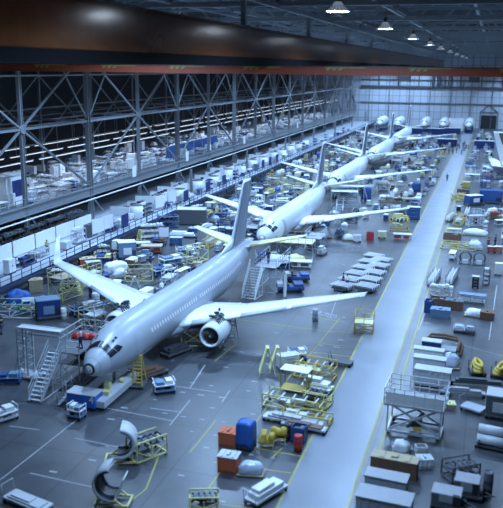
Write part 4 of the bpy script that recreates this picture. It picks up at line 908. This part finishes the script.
 (flatbed,'rail_dolly','long grey rails on a dolly right of the scissor platform','dolly',462,396,8,dict(c='steel',load='steel',L=3.6,W=.6,lh=.35)),
 (flatbed,'rail_dolly','long dark rails lying towards the right edge','dolly',478,386,8,dict(c='darksteel',load='darksteel',L=4.6,W=.6,lh=.3)),
 (bin_box,'bin','tan tray beside the scissor platform\'s right side','crate',449,408,10,dict(c='tan',lid='paleyellow',L=.9,W=.8,H=.4)),
 (container,'white_box','white topped box container, nearest of four behind scissor platform','container',432,386,-3,dict(c='lightgrey',L=2.9,W=1.1,H=1.5)),
 (container,'white_box','white topped box container, second of four behind scissor platform','container',429,374,-3,dict(c='lightgrey',L=2.7,W=.9,H=1.5)),
 (container,'white_box','white topped box container, third of four behind scissor platform','container',428,365,-3,dict(c='offwhite',L=2.6,W=.8,H=1.5)),
 (container,'white_box','white topped box with dark window, farthest of four behind scissor platform','container',431,355,-3,dict(c='navy',L=1.7,W=.9,H=1.4)),
 (covered,'covered_bundle','blue-grey plastic wrapped bundle right of the white boxes','covered load',450,367,0,dict(c='plastic_bag',L=1.7,W=1.3,H=1.2,seed=61)),
 (coil_cart,'hose_cart','yellow hose coiled on a dark cart, left one','hose cart',477,373,12,dict()),
 (coil_cart,'hose_cart','yellow hose coiled on a dark cart at the right edge','hose cart',500,376,-14,dict()),
 (flatbed,'skid','flat grey skid, left one of two, above the white boxes','dolly',459,331,90,dict(c='grey',load='panel',L=1.6,W=1.1,lh=.3)),
 (flatbed,'skid','flat grey skid, right one of two, near the brown hose frame','dolly',470,333,90,dict(c='darkgrey',load='panel',L=1.4,W=1.0,lh=.4)),
 (bin_box,'cart_bin','blue flat-topped bin right of the lane, in front of brown bins','crate',440,317,-3,dict(c='skyblue',lid='skyblue',L=2.0,W=1.2,H=.9)),
 (bin_box,'cart_bin','rust brown bin behind the blue flat-topped bin','crate',438,306,-3,dict(c='brown',lid=None,L=1.8,W=1.1,H=1.0)),
 (bin_box,'cart_bin','rust brown bin right of the blue flat-topped bin','crate',454,309,-3,dict(c='brown',lid='darkgrey',L=1.9,W=1.2,H=1.0)),
 (bin_box,'cart_bin','narrow blue bin standing at the lane edge','crate',428,312,-3,dict(c='blue',lid=None,L=.8,W=1.0,H=1.4)),
 (bench,'work_bench','long pale bench with blue tops right of the bottle racks','bench',472,303,-4,dict(c='lightgrey',top='skyblue',L=3.0,W=1.1,H=1.0,stuff='white')),
 (covered,'covered_pallet','white sheeted load left of the dark brown crate at right','covered load',474,316,-5,dict(c='tarp_white',L=2.0,W=1.3,H=.7,seed=71)),
 (bin_box,'crate','dark brown crate beside a white sheeted load','crate',487,319,-5,dict(c='brown',lid='brown',L=1.4,W=1.2,H=.8)),
 (shelf_rack,'shelf_rack','slim upright rack of white boxes at right','rack',486,285,85,dict(c='darksteel',fill='white',L=1.0,W=.7,H=2.0,n=4,seed=33)),
 (tool_cart,'tool_cart','narrow black upright cart left of the slim rack','cart',475,288,0,dict(c='black',L=.8,W=.7,H=1.5)),
 (tool_cart,'tool_cart','pale upright cart at the right edge beyond the slim rack','cart',498,275,0,dict(c='lightgrey',top='paleyellow',L=.9,W=.8,H=1.6)),
 (arch_stand,'ring_stand','dark ring stand, left one of the pair','stand',465,264,-5,dict()),
 (arch_stand,'ring_stand','dark ring stand, right one of the pair','stand',479,265,-5,dict()),
 (rack_u,'bottle_rack','rack of white bottles, left arm beside the lane','rack',434,282,85,dict()),
 (rack_u,'bottle_rack','rack of white bottles, right arm of the pair','rack',452,281,85,dict()),
 (shelf_rack,'shelf_rack','low pale rack joining the two bottle racks','rack',441,296,-4,dict(c='lightgrey',fill='offwhite',L=2.6,W=.8,H=1.2,seed=5)),
 (jig,'holding_jig','long yellow and cream frame right of the lane, mid distance','jig',458,249,-4,dict(c='paleyellow',fill='yellow',L=5.0,W=1.5,H=1.0,seed=25)),
 (bin_box,'crate','brown crate behind the long yellow and cream frame','crate',452,240,-4,dict(c='brown',lid=None,L=2.6,W=1.2,H=1.0)),
 (covered,'covered_pallet','long white sheeted load behind the yellow and cream frame','covered load',475,235,-4,dict(c='tarp_white',L=3.8,W=1.5,H=.9,seed=81)),
 (covered,'covered_pallet','plastic wrapped grey load right of the yellow and cream frame','covered load',475,249,-4,dict(c='plastic_bag',L=2.2,W=1.5,H=1.1,seed=82)),
 (rack_u,'bottle_rack','rack of white canisters in the right bay, farther back','rack',467,215,88,dict()),
 (rack_u,'bottle_rack','row of white canisters hugging the lane farther back','rack',451,220,80,dict()),
 (bin_box,'crate','brown crate by the lane with a yellow cart behind','crate',463,196,-4,dict(c='brown',lid='darkgrey',L=2.4,W=1.6,H=1.4)),
 (tool_cart,'tool_cart','yellow cart by the lane behind the brown crate','cart',466,188,-4,dict(c='yellow',L=1.6,W=1.2,H=1.4)),
 (machine,'ground_unit','blue lift machine with white deck in the right bay','machine',474,205,40,dict(c='blue',c2='white',L=3.6,W=2,H=2.0)),
 (machine,'ground_unit','large blue loader cut by the right edge','machine',492,203,-4,dict(c='blue',c2='blue',L=5.0,W=2.6,H=2.6)),
 (work_stand,'work_stand','blue work tower behind the large blue loader','work platform',493,194,-4,dict(c='blue',deck='navy',L=5.0,W=2.4,H=3.2,ladder=False)),
 (bin_box,'crate','small red-brown crate in front of the large blue loader','crate',494,219,-4,dict(c='brown',lid='red',L=1.5,W=1.2,H=1.2)),
 (covered,'covered_pallet','dark load on pallet left of the parked tail fin','covered load',488,180,0,dict(c='brown',L=2.6,W=1.8,H=1.4,seed=91)),
 (work_stand,'work_stand','thin white frame stand at the right lane edge, far bay','work platform',472,182,0,dict(c='white',deck='white',L=3.4,W=2.2,H=1.8,ladder=False)),
 (tool_cart,'tool_cart','red topped small cart near two people at the right','cart',491,253,0,dict(c='red',L=1.0,W=.7,H=1.0)),
 (tool_cart,'tool_cart','orange small cart right of the red topped cart','cart',498,253,0,dict(c='orange',L=1.0,W=.7,H=1.0)),
]
for fn, nm, lb, ct, px, py, rz, kw in L_: put(fn, nm, lb, ct, px, py, rz, None, **kw)

# scissor platform right of the lane
t = thing('scissor_platform', 'large grey railed scissor lift platform beside the lane', 'lift platform', (-3.55, 53.3, 0), -3)
LX, LY, H = 3.75, 2.2, 2.25
MB().bar((-LX/2,-LY/2,.25),(LX/2,-LY/2,.25),.16).bar((-LX/2,LY/2,.25),(LX/2,LY/2,.25),.16).bar((-LX/2,-LY/2,.25),(-LX/2,LY/2,.25),.16).bar((LX/2,-LY/2,.25),(LX/2,LY/2,.25),.16).build('base_frame', 'galv', t)
wheels(t, LX, LY, .14)
for sy in (-1, 1):
    MB().bar((-LX/2+.1,sy*.95,.35),(LX/2-.2,sy*.95,H-.05),.12).build('scissor_arm', 'galv', t); MB().bar((LX/2-.1,sy*.85,.35),(-LX/2+.2,sy*.85,H-.05),.12).build('scissor_arm', 'galv', t)
for sx in (-1, 1):
    for sy in (-1, 1): MB().bar((sx*LX/2,sy*LY/2,.3),(sx*LX/2,sy*LY/2,H),.1).build('corner_post', 'galv', t)
MB().bar((-.5,-.4,.4),(.6,-.4,1.7),.16).box(0,.2,.35,.9,.7,.5).build('hydraulic_ram', 'darksteel', t)
MB().box(.3,-1.1,.55,.55,.05,.28).build('warning_plate', 'yellow', t)
MB().box(0,.1,H,LX+.5,LY+.6,.16).build('deck', 'grey', t)
a, b = (LX+.5)/2, (LY+.6)/2
for nm, pts in (('front_rail',((-a,-b+.1),(a,-b+.1))),('rear_rail',((-a,b+.1),(a,b+.1))),('end_rail',((-a,-b+.1),(-a,b+.1))),('end_rail',((a,-b+.1),(a,b+.1)))):
    mb = MB(); (x0,y0),(x1,y1) = pts; n = 6 if abs(x1-x0) > 1 else 3
    for z in (.4,.8,1.2): mb.bar((x0,y0,H+.16+z),(x1,y1,H+.16+z),.05)
    for k in range(n+1): f = k/n; mb.bar((x0+(x1-x0)*f,y0+(y1-y0)*f,H+.16),(x0+(x1-x0)*f,y0+(y1-y0)*f,H+1.36),.06)
    mb.build(nm, 'galv', t)
MB().box(0,-b+.1,H+.2,LX+.3,.04,.85).build('kick_panel', 'offwhite', t)

# brown bent hose frame round a grey panel
p = at(442, 352); t = thing('hose_assembly', 'brown bent hose frame wrapped around a grey panel', 'hose rack', p, -4)
MB().pipe([(-1.7,-.9,.25),(-1.75,.7,.6),(-1.5,1.1,.9),(0,1.25,1.0),(1.4,1.1,.9),(1.75,.7,.6),(1.75,-.9,.25)],.16,8).build('outer_hose','brown',t)
MB().pipe([(-1.5,-.9,.6),(-1.5,.6,1.0),(-1.2,.95,1.3),(0,1.0,1.4),(1.2,.95,1.3),(1.5,.6,1.0),(1.5,-.9,.6)],.14,8).build('inner_hose','brown',t)
MB().box(0,-.1,.3,2.6,1.6,.25).build('panel','grey',t); MB().box(0,0,.12,3.2,1.9,.14).build('dolly','darkgrey',t); wheels(t,3.2,1.9,.08)

# rib racks behind the near wing tip: two staggered rows
for i, (px, py) in enumerate(((343,290),(350,284),(357,278),(363,272),(369,266),(374,260))): put(rib_rack,'rib_rack','grey rack of bent ribs, left row behind the near wing tip, %s from front' % ORD[i],'rack',px,py,72,'rib racks behind the near wing tip')
for i, (px, py) in enumerate(((367,291),(371,284),(375,277),(379,270),(382,264))): put(rib_rack,'rib_rack','grey rack of bent ribs, lane row behind the near wing tip, %s from front' % ORD[i],'rack',px,py,72,'rib racks behind the near wing tip')

# people
for px, py, z, sh, tr, rz, lb in (
    (447,181,0,'navy','denim',10,'person in dark clothes walking alone on the lane'),
    (113,264,0,'navy','black',200,'person in dark clothes behind the near wing, left of two'),
    (118,260,0,'black','denim',160,'person in dark clothes behind the near wing, right of two'),
    (151,266,0,'navy','denim',60,'person in navy between the carts and the yellow stand'),
    (196,246,0,'black','black',230,'person in black standing left of the nearest airliner\'s tail'),
    (2,334,0,'black','denim',80,'person in black at the left edge of the photo'),
    (343,287,0,'black','navy',100,'person in black beside the front rib rack'),
    (347,288,0,'white','denim',190,'person in a white shirt beside the front rib rack'),
    (488,249,0,'red','navy',40,'person in a red shirt at the right frame side'),
    (495,246,0,'navy','black',70,'person in navy at the right frame side'),
    (401,200,0,'black','black',10,'person in black next to the brown bench at the lane')):
    put(person,'person',lb,'person',px,py,rz,None,z,r=.5,shirt=sh,trousers=tr)
put_xy(person,'person','person in a yellow-green vest walking on the deck','person',-54.2,86.5,DZ,20,shirt='hivis',trousers='denim')
put_xy(person,'person','person in a white shirt standing on the nose dock','person',-30.9,53.6,3.08,120,shirt='white',trousers='navy')
put_xy(person,'person','person in black standing on the tail dock','person',-23.7,85.0,3.28,30,shirt='black',trousers='denim')
Rc = random.Random(12); seq = []
for k in range(30):
    px, py = 437+k*1.05+Rc.uniform(-1,1), 151+Rc.uniform(-8,4); seq.append((px, py))
for i, (px, py) in enumerate(seq): put(person,'person','person in dark clothes in the crowd across the far lane','person',px,py,Rc.uniform(0,360),'crowd across the far end of the lane',r=.4,shirt=Rc.choice(['navy','black','darkgrey']),trousers=Rc.choice(['black','denim']))

# ------------------------------------------------------------------ deck and mezzanine
for i, (px, py) in enumerate(((125,227),(186,198),(208,190),(224,181),(263,164),(270,160),(277,157))):
    p = at(px, py, DZ+.6); put_xy(board,'sign_board','navy blue square board on the deck edge, %s from the left' % ORD[i],'sign',-50.9,p.y*(-50.9/p.x),DZ,90,'navy boards along the deck edge',c='navy',L=2.4,H=2.0,z0=.5)
for i, (px, py) in enumerate(((98,222),(160,210),(172,196),(108,236),(238,172))):
    p = at(px, py, DZ+1); f = -52.2/p.x; put_xy(board,'notice_board','white notice board on the deck, %s from the left' % ORD[i],'sign',-52.2,p.y*f,DZ,84,'white notice boards on the deck',c='white',L=3.0,H=2.0,z0=.8)
for i in range(13):
    y = 116+i*9.6; put_xy(cubicle,'office_cubicle','white office cubicle on the deck, %s in the row from the camera' % ORD[i],'cubicle',-56.8,y,DZ,90,'white cubicles on the deck',L=6.4,W=3.4,H=1.5+.3*(i % 3),seed=i)
for i in range(14):
    y = 112+i*9.2;  t = thing('round_cabinet','round white cabinet along the deck cubicles, %s from the camera' % ORD[i],'cabinet',(-53.4,y,DZ),0,'round white cabinets on the deck')
    MB().cyl((0,0,.05),1.0,2.1+.3*(i % 2),n=16).build('body','white',t); MB().cyl((0,0,0),.9,.05,n=16).build('plinth','darkgrey',t); MB().lathe([(1.02,2.12+.3*(i % 2)),(1.02,2.2+.3*(i % 2)),(.01,2.2+.3*(i % 2))],n=16).build('top','darkgrey',t)
Rm = random.Random(21)
DECK = [(bench,'work_bench','bench'),(cabinet,'cabinet','cabinet'),(shelf_rack,'shelf_rack','rack'),(tool_cart,'tool_cart','cart'),(supply_cart,'supply_cart','cart'),(flatbed,'dolly','dolly')]
PAL = [('white','white'),('pale','offwhite'),('grey','lightgrey'),('blue','skyblue'),('navy','navy')]
def section(y):
    i = min(4, max(0, int((y-49)//49))); q = (y-49-49*i)/49
    return ['nearest','second','third','fourth','fifth'][i]+' airliner\'s '+('nose' if q < .3 else 'wing' if q < .65 else 'tail')
def kwargs(fn, col, R):
    s = R.randrange(9999)
    if fn is bench: return dict(top=col, c='lightgrey', stuff=R.choice(['blue','white','darkgrey',None]), L=R.uniform(2,3.2), W=1.1)
    if fn is cabinet: return dict(c=col, L=R.uniform(1.2,2.6), W=.8, H=R.uniform(1.4,2.2))
    if fn is shelf_rack: return dict(fill=col, L=R.uniform(2,3.4), W=.9, H=R.uniform(1.3,2.1), seed=s)
    if fn is tool_cart: return dict(c=col, L=R.uniform(1.1,1.8), W=R.uniform(.7,1.0), H=R.uniform(.95,1.4))
    if fn is covered: return dict(c=col, L=R.uniform(1.6,3), W=R.uniform(1.1,1.7), H=R.uniform(.7,1.5), seed=s)
    if fn is supply_cart: return dict(c=col, c2=R.choice(['blue','skyblue','lightgrey','navy']), L=R.uniform(1.8,3), W=R.uniform(1,1.5), H=R.uniform(1.1,1.6))
    if fn is flatbed: return dict(c='grey', load=col, L=R.uniform(2.2,4), W=1.2, lh=R.uniform(.3,1))
    if fn is bin_box: return dict(c=col, lid=R.choice([None,'lightgrey','tan']), L=R.uniform(1.2,2), W=1.1, H=R.uniform(.8,1.3))
    if fn is work_stand: return dict(c=col, L=R.uniform(2.2,3.4), W=1.5, H=R.uniform(1.4,2.6), ladder=R.random() < .4)
    if fn is step_ladder: return dict(c=col, H=R.uniform(2,3))
    if fn is jig: return dict(c=col, fill=R.choice(['offwhite','lightgrey','tan','darksteel']), L=R.uniform(2.6,4), W=1.5, H=R.uniform(1,1.8), seed=s)
    if fn is machine: return dict(c=col, c2='white', L=R.uniform(2,3), W=1.5, H=R.uniform(1.4,2.1))
    if fn is drum: return dict(c=col, r=R.uniform(.3,.45), H=R.uniform(.9,1.2))
    return {}
for lvl, z, xs, side in (('mezzanine', MZ, (-63.2,-65.8,-68.6,-72,-78), 'mezzanine'),):
    for y in range(80, 300, 3):
        for x in xs:
            if Rm.random() < (.78 if y < 210 else .45):
                fn, nm, ct = Rm.choice(DECK); cn, cc = Rm.choice(PAL[:3] if x > -75 else PAL)
                if fn is covered: cc = {'white':'tarp_white','pale':'tarp_white','grey':'plastic_bag','blue':'tarp_blue','navy':'tarp_blue'}[cn]
                put_xy(fn,nm,'%s %s on mezzanine near %s' % (cn, nm.replace('_',' '), section(y)),ct,x+Rm.uniform(-.6,.6),y+Rm.uniform(-.8,.8),z,Rm.choice((0,90,90)),nm.replace('_',' ')+'s on the mezzanine',**kwargs(fn,cc,Rm))
# tall blue partitions and a white booth on the mezzanine
for i in range(6):
    t = thing('blue_partition','tall blue partition on the mezzanine, %s of six from the camera' % ORD[i],'partition',(-64.2,152+i*5.4,MZ),90,'blue partitions on the mezzanine')
    MB().box(0,0,.2,5,.12,2.6).build('panel','blue',t); MB().bar((-2.5,0,0),(-2.5,0,2.9),.1).bar((2.5,0,0),(2.5,0,2.9),.1).build('post','steel',t); MB().box(0,0,2.8,5,.2,.1).build('cap','lightgrey',t)
t = thing('white_booth','white booth with a big dark window at the mezzanine\'s left end','booth',(-64.2,93.4,MZ),90)
MB().box(0,0,0,4.6,2.6,4.2).build('wall','white',t,.03); MB().box(.2,-1.32,1.2,2.4,.06,2.3).build('window','navy',t); MB().box(0,0,4.2,4.9,2.9,.12).build('roof','lightgrey',t)
for i, (px, py) in enumerate(((136,158),(189,150),(246,131),(299,118))):
    p = at(px, py, MZ+1.5); f = -59.2/p.x; t = thing('hanging_sign','white hanging sheet on the mezzanine railing, %s from the left' % ORD[i],'sign',(-59.62,p.y*f,MZ+.1),90,'white sheets on the mezzanine railing')
    MB().box(0,0,0,1.5,.05,2.0).build('sheet','white',t); MB().bar((-.8,0,2.02),(.8,0,2.02),.06).build('rail','steel',t)
for y in range(76, 108, 8):
    put_xy(shelf_rack,'shelf_rack','dark storage rack below the mezzanine at left, '+ORD[(y-76)//8]+' from the camera','rack',-62.5,y+3,DZ,90,'dark racks below the mezzanine',c='darksteel',fill='brown',L=6,W=1.2,H=3.0,n=4,seed=y)
for i in range(10):
    fn, nm, ct = ((cabinet,'cabinet','cabinet'),(supply_cart,'supply_cart','cart'),(bench,'work_bench','bench'),(tool_cart,'tool_cart','cart'),(shelf_rack,'shelf_rack','rack'))[i % 5]
    cn, cc = (('white','white'),('dark','darkgrey'),('grey','grey'),('pale','offwhite'))[i % 4]
    put_xy(fn,nm,'%s %s near the deck railing, %s from the camera' % (cn, nm.replace('_',' '), ORD[i]),ct,-52.8-.5*(i % 3),76+i*4.3,DZ,90,None,**kwargs(fn,cc,Rm))
for i in range(5):
    t = thing('white_partition','white low partition on the deck beyond the upturned wing tip, %s from camera' % ORD[i],'partition',(-56.8,80+i*5.2,DZ),90,'white partitions on the deck')
    MB().box(0,0,.1,4.9,.12,2.0).build('panel','white',t); MB().bar((-2.4,-.3,.05),(-2.4,.3,.05),.1).bar((2.4,-.3,.05),(2.4,.3,.05),.1).build('foot','darkgrey',t)
    put_xy(shelf_rack,'shelf_rack','dark rack behind the white deck partitions, %s from the camera' % ORD[i],'rack',-58.4,80+i*5.2,DZ,90,'dark racks behind the deck partitions',c='darksteel',fill='darkgrey',L=4.4,W=.9,H=2.6,seed=i)
for i in range(34):
    y = 122+i*5.4; fn, nm, ct = ((bench,'work_bench','bench'),(shelf_rack,'shelf_rack','rack'),(tool_cart,'tool_cart','cart'))[i % 3]; cn, cc = Rm.choice(PAL)
    put_xy(fn,nm,'%s %s on deck near %s' % (cn, nm.replace('_',' '), section(y)),ct,-52.4,y,DZ,90,nm.replace('_',' ')+'s on the deck',**kwargs(fn,cc,Rm))

# ------------------------------------------------------------------ busy bays along the line
KINDS = [(tool_cart,'tool_cart','cart',4),(supply_cart,'supply_cart','cart',4),(bench,'work_bench','bench',3),(shelf_rack,'shelf_rack','rack',3),(flatbed,'dolly','dolly',2),(bin_box,'crate','crate',2),
         (work_stand,'work_stand','work platform',2),(jig,'holding_jig','jig',2),(step_ladder,'step_ladder','ladder',1),(machine,'ground_unit','machine',2),(covered,'covered_pallet','covered load',2),(drum,'drum','drum',1)]
KW = [k for k in KINDS for _ in range(k[3])]
COLS = [('white','white'),('white','white'),('pale','offwhite'),('grey','lightgrey'),('mid-grey','grey'),('blue','blue'),('light blue','skyblue'),('navy','navy'),('yellow','primer'),('brown','brown'),('dark','darkgrey'),('black','black')]
Rz = random.Random(77)
for q in ((447,146),(484,148)):
    c_ = at(*q); OCC += [(c_.x+dx, c_.y, 1.6) for dx in (-2.5,0,2.5)]
def zone(x0, x1, y0, y1, step, prob, where, lim=None):
    y = y0
    while y < y1:
        x = x0
        while x < x1:
            px, py = x+Rz.uniform(-.8,.8), y+Rz.uniform(-.8,.8)
            fn, nm, ct, _ = Rz.choice(KW); cn, cc = Rz.choice(COLS)
            if Rz.random() < prob and all((px-a)**2+(py-b)**2 > (c+1.0)**2 for a, b, c in OCC):
                if fn is covered: cc, cn = Rz.choice((('tarp_white','white'),('tarp_blue','blue'),('plastic_bag','grey')))
                if fn in (jig, step_ladder): cc, cn = Rz.choice((('primer','yellow'),('galv','grey'),('yellow','yellow')))
                kw = kwargs(fn, cc, Rz); kw.update({q: kw[q]*.82 for q in ('L','W','H') if q in kw}); rz = Rz.choice((0,90,90,80,20))+Rz.uniform(-6,6)
                OCC.append((px, py, max(kw.get('L',1), kw.get('W',1))*.42))
                nmw = 'crate' if nm == 'crate' else nm.replace('_',' ')
                put_xy(fn, nm, '%s %s %s' % (cn, nmw, where(px, py)), ct, px, py, 0, rz, nmw+'s in the bays', **kw)
            x += step
        y += step
rail = lambda x, y: 'by the '+section(y)+', railing side'
lane = lambda x, y: 'by the '+section(y)+', lane side'
right = lambda x, y: 'right of lane near '+section(y)
zone(-48.5, -31.5, 92, 140, 2.5, .9, rail)
zone(-48.5, -31.5, 140, 200, 3.0, .9, rail)
zone(-48.5, -31.5, 200, 310, 4.0, .9, rail)
zone(-48.5, -46, 62, 92, 3.0, .7, rail)
zone(-46, -33, 74, 92, 2.6, .62, rail)
for s_, (x, y) in enumerate(((-23.2,109),(-33.6,113),(-23.4,162),(-33.9,162),(-23.4,211),(-33.8,211))):
    put_xy(work_stand,'work_stand','grey engine-height stand under the %s airliner\'s %s wing' % (['second','third','fourth'][s_//2], ['lane-side','railing-side'][s_ % 2]),'work platform',x,y,0,90,None,c='galv',deck='grey',L=4.2,W=2.4,H=1.7); OCC.append((x,y,2.5))
zone(-25.5, -21, 98, 136, 3.4, .7, lane)
zone(-20, -11.6, 128, 142, 3.2, .6, lane)
zone(-25, -11.6, 144, 205, 3.2, .74, lane)
zone(-25, -11.6, 205, 310, 3.9, .9, lane)
zone(-4.4, 5, 108, 175, 2.8, .42, right)
zone(-4.0, 8, 178, 330, 4.0, .85, right)
# blue partition wall units near the end of the hall
for i, (px, py) in enumerate(((414,134),(435,134.5),(452,134),(447,146),(484,148))):
    put(container,'blue_cabin','long blue cabin near the back wall, %s from the left' % ORD[i],'container',px,py,0,'blue cabins by the back wall',c='navy',L=6.5,W=2.5,H=2.4)
t = put(container,'white_cabin','big white cabin in front of the back wall, left of the dark door','container',456,131,0,c='white',L=6,W=4,H=5.2)

# ------------------------------------------------------------------ things that share a label get their place in the picture
bpy.context.view_layer.update()
by = {}
for o in THINGS: by.setdefault(o['label'], []).append(o)
NUM = ['zero','one','two','three','four','five','six','seven','eight','nine','ten','eleven','twelve','thirteen','fourteen','fifteen','sixteen']
for lb, os_ in by.items():
    if len(os_) > 1 and 'crowd' not in lb:
        os_.sort(key=lambda o: screen(o.location)[0])
        for i, o in enumerate(os_):
            o['label'] = lb+(', %s of the %s' % ('left' if i == 0 else 'right', 'two') if len(os_) == 2 else ', %s from left of %s' % (ORD[i], NUM[len(os_)]))
